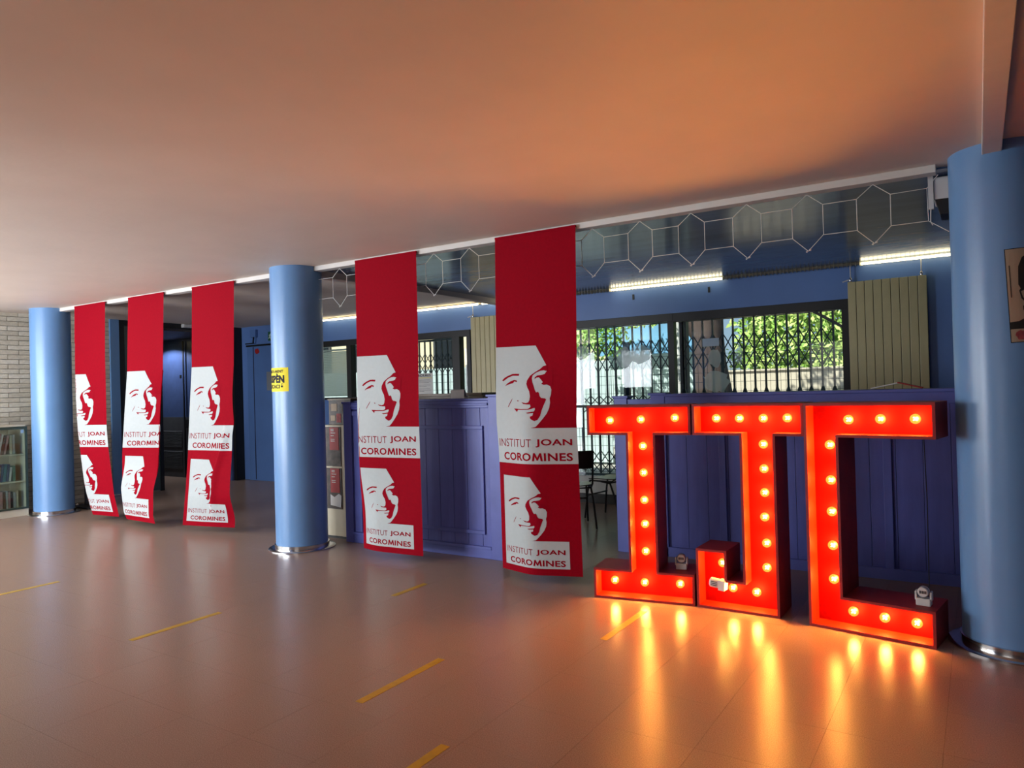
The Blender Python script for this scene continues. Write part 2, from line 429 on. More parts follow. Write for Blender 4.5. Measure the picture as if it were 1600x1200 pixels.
def wframe(name, x0, x1, z0, z1, mullions, t=.07, top=.10, y0=WY-.03, y1=WY+.08, bot=.04, tl=None):
    tl = t if tl is None else tl
    f = MB().box(x0, x1, y0, y1, z1-top, z1).build(name, m_black, bevel=.003); struct(f)
    B(x0, x0+tl, y0, y1, z0, z1-top).build('window_jamb', m_black, f)
    B(x1-t, x1, y0, y1, z0, z1-top).build('window_jamb', m_black, f)
    if bot: B(x0, x1, y0, y1, z0, z0+bot).build('window_sill', m_black, f)
    for a, b in mullions: B(a, b, y0-.01, y1, z0, z1-top).build('window_mullion', m_black, f)
    xs = [x0+tl]+[v for m_ in mullions for v in m_]+[x1-t]
    for i in range(0, len(xs), 2):
        B(xs[i], xs[i+1], WY+.03, WY+.036, z0+bot, z1-top).build('window_pane', m_glass, f)
    return f
w1 = wframe('window_1', W1[0], W1[1], W1[2], W1[3], [(-9.14, -9.04), (-6.86, -6.72)])
w2 = wframe('window_2', -4.95, -3.30, .08, 2.52, [], bot=.05)
B(-4.88, -3.37, WY+.0, WY+.03, .13, .37).build('lower_panel', m_whitewall, w2)
B(-4.88, -3.37, WY-.01, WY+.02, 1.315, 1.35).build('crossbar', m_black, w2)
w3 = wframe('window_3', -3.30, -1.22, 1.44, 2.52, [], t=.075, top=.11, tl=.012)
B(-3.24, -2.9, WY-.06, WY-.03, 1.462, 1.478).build('sill_strip', m_plastic, w3)

# venetian blind behind the left window
for nm, bx0, bx1, lab in (('a', -10.05, -9.15, 'white venetian blind in the wide left pane of the far left window'),
                     ('b', -9.03, -8.2, 'white venetian blind right of the mullion in the far left window')):
    bt = thing('venetian_blind', ((bx0+bx1)/2, WY+.12, 1.55), lab, 'blind')
    B(bx0, bx1, WY+.10, WY+.14, 2.36, 2.39).build('head_rail', m_blind, bt)
    src = None
    for k in range(26):
        z = 2.335-k*.0305; c = Vector((((bx0+bx1)/2), WY+.12, z))
        if src is None:
            src = MB().obox(c, (1, 0, 0), (0, .5, .866), (0, -.866, .5), (bx1-bx0)/2, .0162, .0010).build('slat', m_blind, bt, loc=c)
        else: instance(src, bt, c-bt.location)

# folding scissor gates outside the glass
def gate(name, x0, pitch, n, ztop, zbot, rows, label, flare=False):
    gt = thing(name, (x0, WY+.13, zbot), label, 'gate')
    src = None
    for i in range(n):
        x = x0+i*pitch; c = Vector((x, WY+.13, zbot))
        if src is None: src = B(x-.011, x+.011, WY+.12, WY+.14, zbot, ztop).build('gate_bar', m_gate, gt, loc=c)
        else: instance(src, gt, c-gt.location)
    d = None; e = None
    for (za, zb) in rows:
        for i in range(n-1):
            x = x0+i*pitch; c = Vector((x, WY+.115, zb))
            for s in (0, 1):
                p, q = ((x, WY+.120 if s else WY+.142, zb), (x+pitch, WY+.120 if s else WY+.142, za)) if s else ((x, WY+.142, za), (x+pitch, WY+.142, zb))
                MBk = (round(za-zb, 3), s)
                if MBk not in gate.cache or gate.cache[MBk][1] != pitch:
                    o = MB().bar(p, q, .013, .005).build('lattice_strip', m_gate, gt, loc=c); gate.cache[MBk] = (o, pitch)
                else: instance(gate.cache[MBk][0], gt, c-gt.location)
    xe = x0+(n-1)*pitch
    B(x0-.03, xe+.03, WY+.10, WY+.16, ztop, ztop+.03).build('top_rail', m_gate, gt)
    B(x0-.03, xe+.03, WY+.10, WY+.16, zbot-.03, zbot).build('bottom_rail', m_gate, gt)
    if flare:
        f = None
        for i in range(n):
            x = x0+i*pitch; c = Vector((x, WY+.13, zbot))
            if f is None: f = MB().prism([(x-.03, zbot), (x+.03, zbot), (x+.011, zbot+.06), (x-.011, zbot+.06)], WY+.115, WY+.145).build('bar_foot', m_gate, gt, loc=c)
            else: instance(f, gt, c-gt.location)
    return gt
gate.cache = {}
gate('scissor_gate', -8.12, .1155, 12, 2.40, 1.53, [(2.20, 2.035), (2.035, 1.87)], 'folding scissor gate outside the left window with the paper notice')
gate('scissor_gate', -4.84, .1303, 12, 2.41, .40, [(2.21, 2.00), (2.00, 1.79), (1.47, 1.345), (1.345, 1.22), (.71, .54), (.54, .40)], 'tall folding scissor gate outside the full height glazed door by the chairs')
gate('scissor_gate', -3.22, .1292, 15, 2.41, 1.475, [(2.225, 2.00), (2.00, 1.775)], 'folding scissor gate outside the right window over the letters', True)
tag(MB().bar((-1.62, WY+.09, 2.42), (-1.28, WY+.09, 2.20), .035, .02).build('diagonal_brace', m_gate), 'short dark diagonal brace across the top right corner of the right window', 'brace')

# papers on the glass
def sheet(name, x0, x1, y, z0, z1, m, label, cat, t=.002):
    return tag(B(x0, x1, y-t, y, z0, z1).build(name, m), label, cat)
nt_ = thing('paper_notice', (-7.37, WY-.035, 1.55), 'white paper notice with bold heading taped to the left window', 'notice')
B(-7.56, -7.26, WY-.037, WY-.035, 1.55, 1.89).build('sheet', m_paper, nt_)
flat = lambda yy: (lambda x, z, off: (x, yy-off, z))
art('lettering', [text_bm('NORMES', -7.55, -7.30, 1.835, 1.875, .02)], flat(WY-.037), m_ink, nt_, 0, 0)
art('yellow_rule', [poly_bm([[(-7.54, 1.812), (-7.28, 1.812), (-7.28, 1.820), (-7.54, 1.820)]])], flat(WY-.037), m_yellow, nt_, 0, 0)
art('small_print', [poly_bm([[(-7.54, z), (-7.54+w, z), (-7.54+w, z+.004), (-7.54, z+.004)]]) for z, w in ((1.78, .22), (1.76, .24), (1.74, .2), (1.70, .23), (1.68, .15), (1.64, .22), (1.62, .24), (1.60, .1))], flat(WY-.037), m_dark, nt_, 0, 0)
m_bluepaper = translucent('pale_blue_paper', (.78, .86, 1.0), .15)
sheet('paper_notice', -2.93, -2.72, WY+.02, 2.07, 2.17, m_bluepaper, 'small pale blue notice taped high on the right window by the trunk', 'notice')
random.seed(3)
def ragged(cx, cz, rx, rz, n=18):
    return [(cx+rx*math.cos(2*PI*i/n)*random.uniform(.75, 1.1), cz+rz*math.sin(2*PI*i/n)*random.uniform(.75, 1.1)) for i in range(n)]
m_frost = translucent('pale_window_film', (.85, .95, 1.0), .72)  # pale see-through tint shared by all patches and shapes on the glass
for cx, cz, rx, rz, lab in ((-2.78, 1.92, .09, .12, 'pale patch on the right window below the blue notice'),
                       (-2.76, 1.62, .16, .15, 'large pale patch low on the right window'),
                       (-2.48, 1.95, .05, .13, 'narrow pale streak on the right window beside the foliage'),
                       (-4.02, 1.98, .13, .16, 'pale painted palm shape at the middle of the tall glazed door'),
                       (-3.78, 2.02, .16, .14, 'pale painted palm shape at the right of the tall glazed door'),
                       (-4.64, 2.08, .12, .09, 'pale painted mushroom shape at the left of the tall glazed door')):
    tag(MB().prism(ragged(cx, cz, rx, rz), WY+.024, WY+.028).build('window_patch', m_frost), lab, 'window painting')

# light line at the foot of the blue ceiling
lr = thing('light_rail', (-5.0, 8.99, 2.9), 'long fluorescent light rail where ceiling meets window wall', 'light')
B(-9.9, RX, 9.0, WY, 2.895, CZ-.012).build('rail_housing', m_cream, lr)
for a, b in ((-9.69, -8.83), (-8.76, -7.12), (-7.08, -6.32), (-6.24, -4.95), (-4.12, -2.63), (-1.07, .4), (.5, 2.0)):
    MB().tube([(a, 8.965, 2.892), (b, 8.965, 2.892)], .014, 8).build('tube', m_tubelight, lr, smooth=True)
fin = None
for k in range(150):
    x = -4.95+k*.045; c = Vector((x, 8.965, 2.885))
    if fin is None: fin = B(x-.001, x+.001, 8.935, 8.998, 2.872, 2.915).build('louvre_fin', m_cream, lr, loc=c)
    else: instance(fin, lr, c-lr.location)

# radiators
def radiator(x0, label, z0=.9, z1=2.70, n=9):
    rd = thing('wall_radiator', (x0+n*.0435, WY-.06, z0), label, 'radiator', 'tall cream wall radiators')
    src = None
    for k in range(n):
        x = x0+k*.0865; c = Vector((x, WY-.07, z0))
        if src is None: src = B(x+.002, x+.0835, WY-.09, WY-.045, z0, z1).build('radiator_fin', m_radiator, rd, bevel=.004, loc=c)
        else: instance(src, rd, c-rd.location)
    B(x0, x0+n*.0865, WY-.045, WY-.03, z0+.05, z1-.03).build('back_plate', m_dark, rd)
    for x in (x0+.03, x0+n*.0865-.05):
        MB().tube([(x, WY-.06, z1-.01), (x, WY-.06, 2.895)], .006, 8).build('pipe', m_plastic, rd, smooth=True)
        MB().lathe([(.012, 0), (.016, .01), (.016, .035), (.009, .05)], (x, WY-.06, z1), 10).build('valve', m_steel, rd, smooth=True)
    MB().bar((x0+.03, WY-.07, z1+.03), (x0-.05, WY-.09, z1+.005), .012, .012).build('valve_lever', m_plastic, rd)
    return rd
radiator(-1.216, 'tall cream radiator right of the right window')
radiator(-6.46, 'tall cream radiator between the left window and the second banner')

# ================================================================== COLUMNS
def column(x, y, r, label):
    c = thing('round_column', (x, y, 0), label, 'column')
    MB().lathe([(r, .05), (r, CZ)], (x, y, 0), 64).build('shaft', m_column, c, smooth=True)
    MB().lathe([(r+.078, 0), (r+.078, .008), (r+.074, .011), (r+.012, .014), (r+.012, .055), (r, .058)], (x, y, 0), 64).build('base_ring', m_steel, c, smooth=True)
    return c
column(-11.24, 5.25, .255, 'blue round column beside the bookcase at the far left')
column(-6.04, 5.25, .265, 'blue round column with the yellow protest sign')
column(.15, 5.22, .275, 'blue round column at the right edge beside the lit letters')
pc = thing('pilaster', (BX, 6.57, 0), 'narrow light blue pilaster between the brick wall and the dark doorway', 'pilaster')
B(BX-.20, BX+.03, 6.502, 6.655, .05, CZ).build('shaft', m_column, pc, bevel=.004)
B(BX-.20, BX+.045, 6.502, 6.658, 0, .05).build('base_shoe', m_steel, pc, bevel=.004)

def cyl_map(cx, cy, r, a0):      # u = arc length to the right of angle a0, v = height
    def fn(u, v, off):
        a = a0+u/r; return (cx+(r+off)*math.cos(a), cy+(r+off)*math.sin(a), v)
    return fn
rectp = lambda x0, x1, y0, y1: [(x0, y0), (x1, y0), (x1, y1), (x0, y1)]
# yellow sign on the middle column, wrapped round its left side
cm = cyl_map(-6.04, 5.25, .265, math.radians(-62))
sg = thing('protest_sign', (-5.9, 5.0, 1.64), 'yellow paper sign with black capitals wrapped on the middle blue column', 'sign')
art('sheet', [poly_bm([rectp(-.42, .0, 1.640, 1.885)])], cm, m_yellow, sg, .02, 0, .002)
art('lettering', [text_bm('DEPARTAMENT', -.37, -.055, 1.832, 1.862, .03), text_bm('SUSPÈN', -.36, -.045, 1.728, 1.826, .06), text_bm('EDUCACIÓ', -.36, -.052, 1.672, 1.722, .04)], cm, m_ink, sg, .02, 0, .0035)
# poster on the right column
cp = cyl_map(.15, 5.22, .275, math.radians(-90))
ps = thing('portrait_poster', (.16, 4.94, 1.79), 'sepia poster with a dark haired head on the right blue column', 'poster')
m_sepia = mat('sepia_poster_paper', (.36, .27, .19), .55, .3, noise=.08, nscale=6)
m_hair = mat('dark_hair_print', (.02, .017, .015), .6, .3)
m_flower = mat('faded_red_print', (.30, .055, .06), .6, .3, noise=.3, nscale=40)
def tilt(f, x0, z0, ang):
    ca, sa = math.cos(ang), math.sin(ang)
    return lambda u, v, off: f(x0+u*ca-v*sa, z0+u*sa+v*ca, off)
cpt = tilt(cp, .012, 1.785, math.radians(2.0))
art('poster_edge', [poly_bm([rectp(-.004, .364, -.004, .524)])], cpt, m_ink, ps, .02, 0, .0012)
art('sheet', [poly_bm([rectp(0, .36, 0, .52)])], cpt, m_sepia, ps, .02, 0, .002)
art('hair', [poly_bm([[(.05, .32), (.055, .42), (.075, .47), (.12, .50), (.20, .505), (.26, .49), (.30, .44), (.31, .36), (.28, .33), (.265, .41), (.2, .44), (.13, .43), (.10, .37), (.095, .28), (.07, .27)]])], cpt, m_hair, ps, .02, 0, .003)
art('ear', [poly_bm([[(.052, .285), (.062, .30), (.085, .295), (.095, .26), (.09, .225), (.075, .222), (.06, .24)]])], cpt, m_hair, ps, .02, 0, .003)
art('ear_fill', [poly_bm([[(.060, .28), (.075, .287), (.086, .26), (.08, .235), (.068, .245)]])], cpt, m_sepia, ps, .02, 0, .0038)
art('shoulders', [poly_bm([[(0, .072), (0, .112), (.04, .115), (.09, .14), (.12, .18), (.13, .25), (.25, .25), (.26, .18), (.36, .12), (.36, .072)]])], cpt, m_hair, ps, .02, 0, .003)
art('caption', [poly_bm([rectp(.012, .016, .25, .43)]), text_bm('Un', .065, .12, .165, .20, .02)], cpt, m_hair, ps, .02, 0, .0038)
art('flowers', [poly_bm([ragged(.05, .035, .03, .03)]), poly_bm([ragged(.12, .04, .035, .028)]), poly_bm([ragged(.2, .035, .035, .03)])], cpt, m_flower, ps, .02, 0, .003)

# ================================================================== LEFT END: doorway, hall, blue wall
fr = B(BX-.06, BX+.02, 6.66, WY-.001, 2.84, CZ-.001).build('door_1', m_black); struct(fr)
B(BX-.06, BX+.02, 6.66, 6.745, 0, 2.84).build('door_jamb', m_black, fr)
B(BX-.06, BX+.02, 8.86, WY-.001, 0, 2.84).build('door_jamb', m_black, fr)
B(BX-.03, BX-.02, 6.745, 7.35, .02, 2.84).build('glass_leaf', mat('grey_green_leaf', (.10, .14, .135), .25, .5, noise=.05), fr)
B(BX-.04, BX-.0, 7.35, 7.41, .0, 2.84).build('door_stile', m_black, fr)
# hall beyond: louvred door wall
struct(B(BX-3.2, BX-.06, 8.82, 9.0, 0, CZ).build('wall_hall', m_darkblue))
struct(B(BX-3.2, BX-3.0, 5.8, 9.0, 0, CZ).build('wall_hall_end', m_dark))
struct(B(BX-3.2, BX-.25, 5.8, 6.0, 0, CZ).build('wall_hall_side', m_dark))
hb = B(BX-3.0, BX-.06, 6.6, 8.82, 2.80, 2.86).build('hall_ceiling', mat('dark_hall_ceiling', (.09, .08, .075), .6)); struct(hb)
dl = B(-15.0, -12.5, 8.79, 8.82, 0, 1.215).build('door_2', m_dark); struct(dl)
B(-13.50, -13.47, 8.775, 8.79, 0, 2.75).build('door_gap', m_black, dl)
src = None
for sec in ((.18, 13), (.62, 12)):
    for k in range(sec[1]):
        z = sec[0]+k*.028; c = Vector((-14.0, 8.785, z))
        if src is None: src = MB().obox(c, (1, 0, 0), (0, .7, .7), (0, -.7, .7), .42, .010, .002).build('louvre', m_dark, dl, loc=c)
        else: instance(src, dl, c)
B(-13.44, -13.30, 8.76, 8.79, 1.0, 1.17).build('lock_plate', m_black, dl)
B(-13.60, -13.56, 8.77, 8.79, 2.0, 2.07).build('door_number_plate', m_black, dl)
hl = thing('hall_lamp', (-13.9, 8.35, 2.78), 'lit ceiling lamp glimpsed in the dark hall between banners', 'light')
B(-14.05, -13.78, 8.2, 8.5, 2.765, 2.80).build('lamp_body', m_cream, hl)
B(-14.03, -13.80, 8.22, 8.48, 2.755, 2.765).build('diffuser', m_halllight, hl)
hlt = bpy.data.lights.new('hall_lamp_light', 'SPOT'); hlt.energy = 110; hlt.color = (.85, .9, 1); hlt.spot_size = 2.6; hlt.shadow_soft_size = .1
hlo = bpy.data.objects.new('hall_lamp_light', hlt); COL.objects.link(hlo); hlo.parent = hl; hlo.location = (0, 0, -.04)
emg = thing('emergency_light', (BX+.05, 7.9, 2.86), 'small white emergency light above the dark doorway', 'light')
B(BX+.0, BX+.10, 7.78, 7.98, 2.862, 2.925).build('housing', m_plastic, emg, bevel=.01)
B(BX+.10, BX+.105, 7.80, 7.96, 2.875, 2.91).build('lens', m_paper, emg)

# blue service doors on the back wall at the left
dr = B(-11.80, -10.4, WY-.03, WY, 0, 2.545).build('door_3', m_bluedoor, bevel=.004); struct(dr)
B(-11.80, -10.4, WY-.05, WY, 2.545, 2.575).build('door_head_bar', m_black, dr)
B(-10.90, -10.88, WY-.034, WY-.03, .02, 2.54).build('door_gap', m_joint, dr)
B(-11.62, -11.60, WY-.034, WY-.03, .02, 2.54).build('door_gap', m_joint, dr)
cl = thing('door_closer', (-11.6, WY-.04, 2.6), 'dark door closer arm above the blue door', 'door closer')
B(-11.66, -11.50, WY-.06, WY-.001, 2.72, 2.86).build('closer_body', m_bluedoor, cl)
MB().bar((-11.56, WY-.07, 2.60), (-11.54, WY-.07, 2.72), .02, .02).build('closer_arm', m_black, cl)
MB().bar((-11.78, WY-.07, 2.60), (-11.56, WY-.07, 2.605), .02, .02).build('closer_arm', m_black, cl)
ex = thing('exit_sign', (-11.03, WY-.02, 2.63), 'small dark green running man exit sign above the blue door', 'sign')
B(-11.19, -10.87, WY-.02, WY-.002, 2.63, 2.80).build('plate', m_green, ex)
m_exitw = mat('exit_pictogram', (.55, .65, .55), .5)
art('running_man', [poly_bm([[(-11.13, 2.755), (-11.105, 2.775), (-11.085, 2.755), (-11.10, 2.74), (-11.07, 2.715), (-11.10, 2.705), (-11.115, 2.72), (-11.12, 2.69), (-11.09, 2.67), (-11.10, 2.64), (-11.115, 2.642), (-11.115, 2.66), (-11.15, 2.685), (-11.17, 2.665), (-11.185, 2.675), (-11.15, 2.71), (-11.165, 2.735)]])], flat(WY-.02), m_exitw, ex, 0, 0)
tag(B(-11.24, -10.98, WY-.034, WY-.031, 1.70, 2.05).build('door_notice', mat('grey_notice', (.22, .24, .27), .6)), 'plain grey notice on the blue door beside the yellow sign column', 'notice')
m_redpaper = mat('red_sticker', (.35, .01, .01), .6)
tag(MB().prism(ragged(-11.50, 2.45, .07, .06, 12), WY-.034, WY-.031).build('sticker', m_redpaper), 'irregular dark red sticker near the top of the blue door', 'sticker')

# ================================================================== BOOKCASE
m_caseframe = mat('dark_green_case_frame', (.03, .05, .035), .45)
bc = thing('bookcase', (-11.68, 4.2, 0), 'cream glass fronted bookcase against the brick wall at left', 'bookcase')
BY0, BY1, BF, BB = 3.3, 4.99, -11.42, -11.95
B(BB, BB+.02, BY0, BY1, .0, 1.28).build('back_panel', m_cream, bc)
B(BB, BF, BY0, BY0+.02, 0, 1.28).build('side_panel', m_cream, bc)
B(BB, BF, BY1-.02, BY1, 0, 1.28).build('side_panel', m_cream, bc)
B(BB, BF, BY0+.02, BY1-.02, 0, .10).build('plinth', m_cream, bc)
B(BB, BF, BY0, BY1, 1.265, 1.285).build('top_panel', m_cream, bc)
for z in (.10, .475, .855): B(BB+.02, BF-.03, BY0+.02, BY1-.02, z, z+.02).build('shelf', m_cream, bc)
for y0, y1 in ((BY1-.85, BY1),):
    d = B(BF, BF+.015, y0, y1, 1.225, 1.262).build('glass_door', m_caseframe, bc)
    B(BF, BF+.015, y0, y1, .10, .125).build('rail', m_caseframe, d)
    B(BF, BF+.015, y1-.03, y1, .125, 1.225).build('stile', m_caseframe, d)
    B(BF, BF+.015, y0, y0+.025, .125, 1.225).build('stile', m_caseframe, d)
    B(BF+.004, BF+.008, y0+.025, y1-.03, .125, 1.225).build('pane', m_caseglass, d)
    B(BF+.015, BF+.02, y1-.09, y1-.05, 1.17, 1.215).build('lock', m_steel, d)
BC = {'cream': (.50, .45, .33), 'white': (.58, .57, .54), 'pale grey': (.38, .38, .37), 'maroon': (.14, .02, .04), 'orange': (.50, .12, .03), 'teal': (.04, .16, .20),
      'navy blue': (.02, .04, .12), 'brown': (.14, .08, .05), 'pink': (.42, .25, .24), 'green': (.07, .15, .08), 'sky blue': (.13, .25, .34), 'black': (.02, .02, .02)}
rows = [(.877, .30, ['maroon', 'orange', 'brown', 'cream', 'cream', 'pale grey', 'white', 'pink', 'white', 'brown', 'pink', 'cream', 'pale grey']),
        (.497, .25, ['sky blue', 'teal', 'green', 'orange', 'white', 'orange', 'sky blue', 'teal', 'cream', 'brown', 'navy blue', 'teal', 'navy blue', 'white', 'green']),
        (.122, .27, ['cream', 'brown', 'black', 'navy blue', 'teal', 'navy blue', 'pink', 'brown', 'pale grey', 'pink', 'black', 'pale grey', 'cream'])]
random.seed(11)
SH = ['top', 'middle', 'bottom']
ordn = ['right-hand end', 'second from the right end', 'third from the right end', 'fourth from the right end', 'fifth from the right end', 'sixth from the right end', 'seventh from the right end', 'eighth from the right end']
for ri, (z, h, cols) in enumerate(rows):
    y = BY1-(.13 if ri < 2 else .10)
    for bi, cname in enumerate(reversed(cols)):
        t = random.uniform(.022, .036); hh = h*random.uniform(.78, 1.0)
        lean = math.radians(11) if ri == 0 and bi > 1 else math.radians(6.5) if ri == 1 and bi > 0 else 0
        if lean and bi == (2 if ri == 0 else 1): y -= hh*math.sin(lean)
        pos = ordn[bi] if bi < len(ordn) else None
        dep = random.uniform(.15, .2)
        lab = '%s book on the %s shelf of the bookcase, %s' % (cname, SH[ri], pos) if pos else '%s book on the %s bookcase shelf, %s from the right end' % (cname, SH[ri], ('ninth', 'tenth', 'eleventh', 'twelfth', 'thirteenth', 'fourteenth', 'fifteenth')[bi-8])
        mb_ = thing('book', (BF-.06-dep/2, y-t/2, z), lab, 'book', 'books on the %s shelf' % SH[ri])
        w = MB().box(-dep/2, dep/2, -t/2, -t/2+.003, 0, hh).box(-dep/2, dep/2, t/2-.003, t/2, 0, hh).box(dep/2-.004, dep/2, -t/2+.003, t/2-.003, 0, hh)
        me = w.mesh('cover', mat('book_'+cname.replace(' ', '_'), BC[cname], .5, .4, noise=.12, nscale=20)); o = bpy.data.objects.new('cover', me); COL.objects.link(o); o.parent = mb_
        me = MB().box(-dep/2+.004, dep/2-.006, -t/2+.0035, t/2-.0035, .004, hh-.004).mesh('pages', m_paper); o = bpy.data.objects.new('pages', me); COL.objects.link(o); o.parent = mb_
        mb_.rotation_euler = (-lean, 0, 0)
        mb_.location.z += t/2*math.sin(lean)+.001
        y -= t/math.cos(lean)+.006
        if y < BY0+.12: break
# barrier stand behind first banner
st = thing('display_stand', (-11.4, 5.75, 0), 'dark low stand with metal posts between the far left column and first banner', 'stand')
B(-11.62, -11.05, 5.62, 5.92, .0, .025).build('base_plate', m_black, st, bevel=.004)
B(-11.50, -11.46, 5.80, 5.84, .025, .85).build('post', m_dark, st)
MB().tube([(-11.36, 5.80, .025), (-11.38, 5.80, .85)], .014, 10).build('chrome_post', m_steel, st, smooth=True)
MB().lathe([(.03, 0), (.03, .012), (.012, .03)], (-11.50, 5.70, .025), 12).build('foot_knob', m_steel, st, smooth=True)

# ================================================================== HEXAGON WIRE GARLAND
ga = thing('wire_garland', (-3.0, 5.31, 2.49), 'thin white wire garland of linked hexagons hanging below the ceiling edge', 'garland')
GY = 5.315; hexsrc = linksrc = None
k = 0
x = -.550
while x > -5.75:
    if True:
        c = Vector((x, GY, 2.49))
        if hexsrc is None:
            P = [(x, GY, 2.878), (x+.10, GY, 2.797), (x+.10, GY, 2.592), (x, GY, 2.49), (x-.10, GY, 2.588), (x-.10, GY, 2.797)]
            hx = MB()
            for i in range(6): hx.tube([P[i], P[(i+1) % 6]], .0027, 6)
            hexsrc = hx.build('hexagon', m_wire, ga, smooth=True, loc=c)
            nd = MB(); nd.sphere((x+.012, GY, 2.498), .008, 8, 6); nd.sphere((x-.01, GY, 2.487), .006, 8, 6)
            ndsrc = nd.build('knot', m_wire, ga, smooth=True, loc=c)
            linksrc = [MB().tube([(x-.10, GY, zz), (x-.309, GY, zz)], .0024, 6).build('link', m_wire, ga, smooth=True, loc=c) for zz in (2.797, 2.59)]
        else:
            instance(hexsrc, ga, c-ga.location); instance(ndsrc, ga, c-ga.location)
            if x > -5.5: [instance(l_, ga, c-ga.location) for l_ in linksrc]
    x -= .409
e = MB(); e.tube([(-.45, GY, 2.797), (-.243, GY, 2.80), (-.239, GY, 2.592), (-.13, GY, 2.51)], .0025, 6); e.tube([(-.45, GY, 2.592), (-.239, GY, 2.592)], .0025, 6); e.tube([(-.243, GY, 2.80), (-.18, GY, 2.875)], .0025, 6)
e.build('end_link', m_wire, ga, smooth=True)

# projector-like box at the right end of the trim
pj = thing('ceiling_speaker', (-.10, 5.62, 2.66), 'white box with black underside beside the right column top', 'speaker')
B(-.215, -.02, 5.50, 5.75, 2.76, 2.905).build('housing', m_plastic, pj, bevel=.006)
MB().prism([(-.205, 2.76), (-.02, 2.76), (-.02, 2.655), (-.18, 2.66)], 5.50, 5.73).build('black_face', m_black, pj)
B(-.245, -.215, 5.49, 5.52, 2.70, 2.918).build('bracket', m_plastic, pj)
MB().lathe([(.006, 0), (.006, .004)], (-.10, 5.50, 2.83), 10, 'y').build('screw', m_black, pj)
MB().tube([(-.232, 5.5, 2.71), (-.235, 5.5, 2.62), (-.225, 5.52, 2.60)], .004, 6).build('cable', m_plastic, pj, smooth=True)

# ================================================================== COUNTERS
def planks(parent, x0, x1, y, z0, z1, w, depth=.018, gap=.003):
    src = {}; x = x0
    while x < x1-.01:
        xe = min(x+w, x1); key = round(xe-x, 4); c = Vector((x, y, z0))
        if key not in src: src[key] = B(x+gap/2, xe-gap/2, y, y+depth, z0, z1).build('plank', m_counter, parent, bevel=.002, loc=c)
        else: instance(src[key], parent, c-worigin(parent))
        x = xe
CY = 5.65
lc = thing('reception_counter', (-4.8, CY+.1, 0), 'violet blue panelled reception counter behind the two right banners', 'counter')
B(-5.70, -3.88, CY+.045, CY+.075, .0, 1.48).build('core_panel', m_joint, lc)
planks(lc, -5.69, -3.90, CY+.025, .10, 1.43, .168)
B(-5.805, -5.69, CY-.0, CY+.115, 0, 1.49).build('corner_post', m_counter2, lc, bevel=.004)
B(-3.90, -3.775, CY-.0, CY+.115, 0, 1.535).build('corner_post', m_counter2, lc, bevel=.004)
B(-3.915, -3.76, CY-.012, CY+.127, 1.535, 1.555).build('post_cap', m_counter2, lc, bevel=.003)
B(-5.82, -5.68, CY-.012, CY+.127, 1.49, 1.51).build('post_cap', m_counter2, lc, bevel=.003)
B(-5.66, -5.56, CY+.0, CY+.035, .12, 1.40).build('pilaster', m_counter2, lc, bevel=.004)
B(-5.67, -5.55, CY-.008, CY+.035, 1.36, 1.41).build('pilaster_capital', m_counter2, lc, bevel=.004)
B(-5.69, -3.90, CY+.003, CY+.045, 1.43, 1.50).build('top_rail', m_counter2, lc, bevel=.004)
B(-5.69, -3.90, CY-.012, CY+.045, 1.455, 1.475).build('top_bead', m_counter2, lc, bevel=.004)
B(-5.69, -3.90, CY+.004, CY+.045, .0, .085).build('base_rail', m_counter2, lc, bevel=.004)
B(-5.69, -3.90, CY-.004, CY+.045, .085, .115).build('base_bead', m_counter2, lc, bevel=.004)
for (a, b, z0, z1) in ((-5.48, -3.975, 1.225, 1.26), (-5.48, -3.975, .225, .26), (-5.48, -5.445, .26, 1.225), (-4.01, -3.975, .26, 1.225)):
    B(a, b, CY+.008, CY+.025, z0, z1).build('panel_moulding', m_counter2, lc, bevel=.004)
B(-5.69, -3.90, CY+.045, CY+.40, 1.50, 1.52).build('counter_top', m_counter2, lc, bevel=.003)
# brown inner ledge
lg = thing('wooden_ledge', (-5.0, 6.15, 1.5), 'brown wooden shelf ledge on top of the left counter', 'shelf')
B(-6.0, -4.28, 6.10, 6.40, 1.545, 1.572).build('board', m_wood, lg, bevel=.003)
B(-6.0, -4.28, 6.12, 6.14, 1.40, 1.545).build('fascia', m_wood, lg)
for xx in (-5.95, -4.32): B(xx, xx+.03, 6.14, 6.40, 0, 1.545).build('side_panel', m_wood, lg)
pcard = thing('paper_card', (-4.4, 5.86, 1.52), 'small white paper card standing on the left counter', 'card')
B(-4.49, -4.32, 5.85, 5.853, 1.5212, 1.605).build('front_leaf', m_paper, pcard)
MB().obox((-4.405, 5.89, 1.570), (1, 0, 0), (0, .5, -.85), (0, .85, .5), .085, .046, .0015).build('back_leaf', m_paper, pcard)

RY = 6.48
rc = thing('reception_counter', (-1.3, RY+.1, 0), 'dark blue panelled counter behind the lit letters', 'counter')
B(-2.98, 1.6, RY+.045, RY+.075, 0, 1.47).build('core_panel', m_joint, rc)
planks(rc, -2.85, 1.60, RY+.025, .09, 1.42, .19)
B(-2.985, -2.85, RY, RY+.12, 0, 1.485).build('corner_post', m_counter2, rc, bevel=.004)
B(-3.0, -2.835, RY-.012, RY+.132, 1.485, 1.505).build('post_cap', m_counter2, rc, bevel=.003)
B(-2.61, -2.47, RY, RY+.12, 0, 1.505).build('corner_post', m_counter2, rc, bevel=.004)
B(-2.63, -2.45, RY-.012, RY+.132, 1.505, 1.525).build('post_cap', m_counter2, rc, bevel=.003)
B(-2.85, -2.61, RY+.01, RY+.05, 1.40, 1.47).build('top_rail', m_counter2, rc, bevel=.003)
B(-2.47, 1.6, RY+.005, RY+.05, 1.40, 1.49).build('top_rail', m_counter2, rc, bevel=.003)
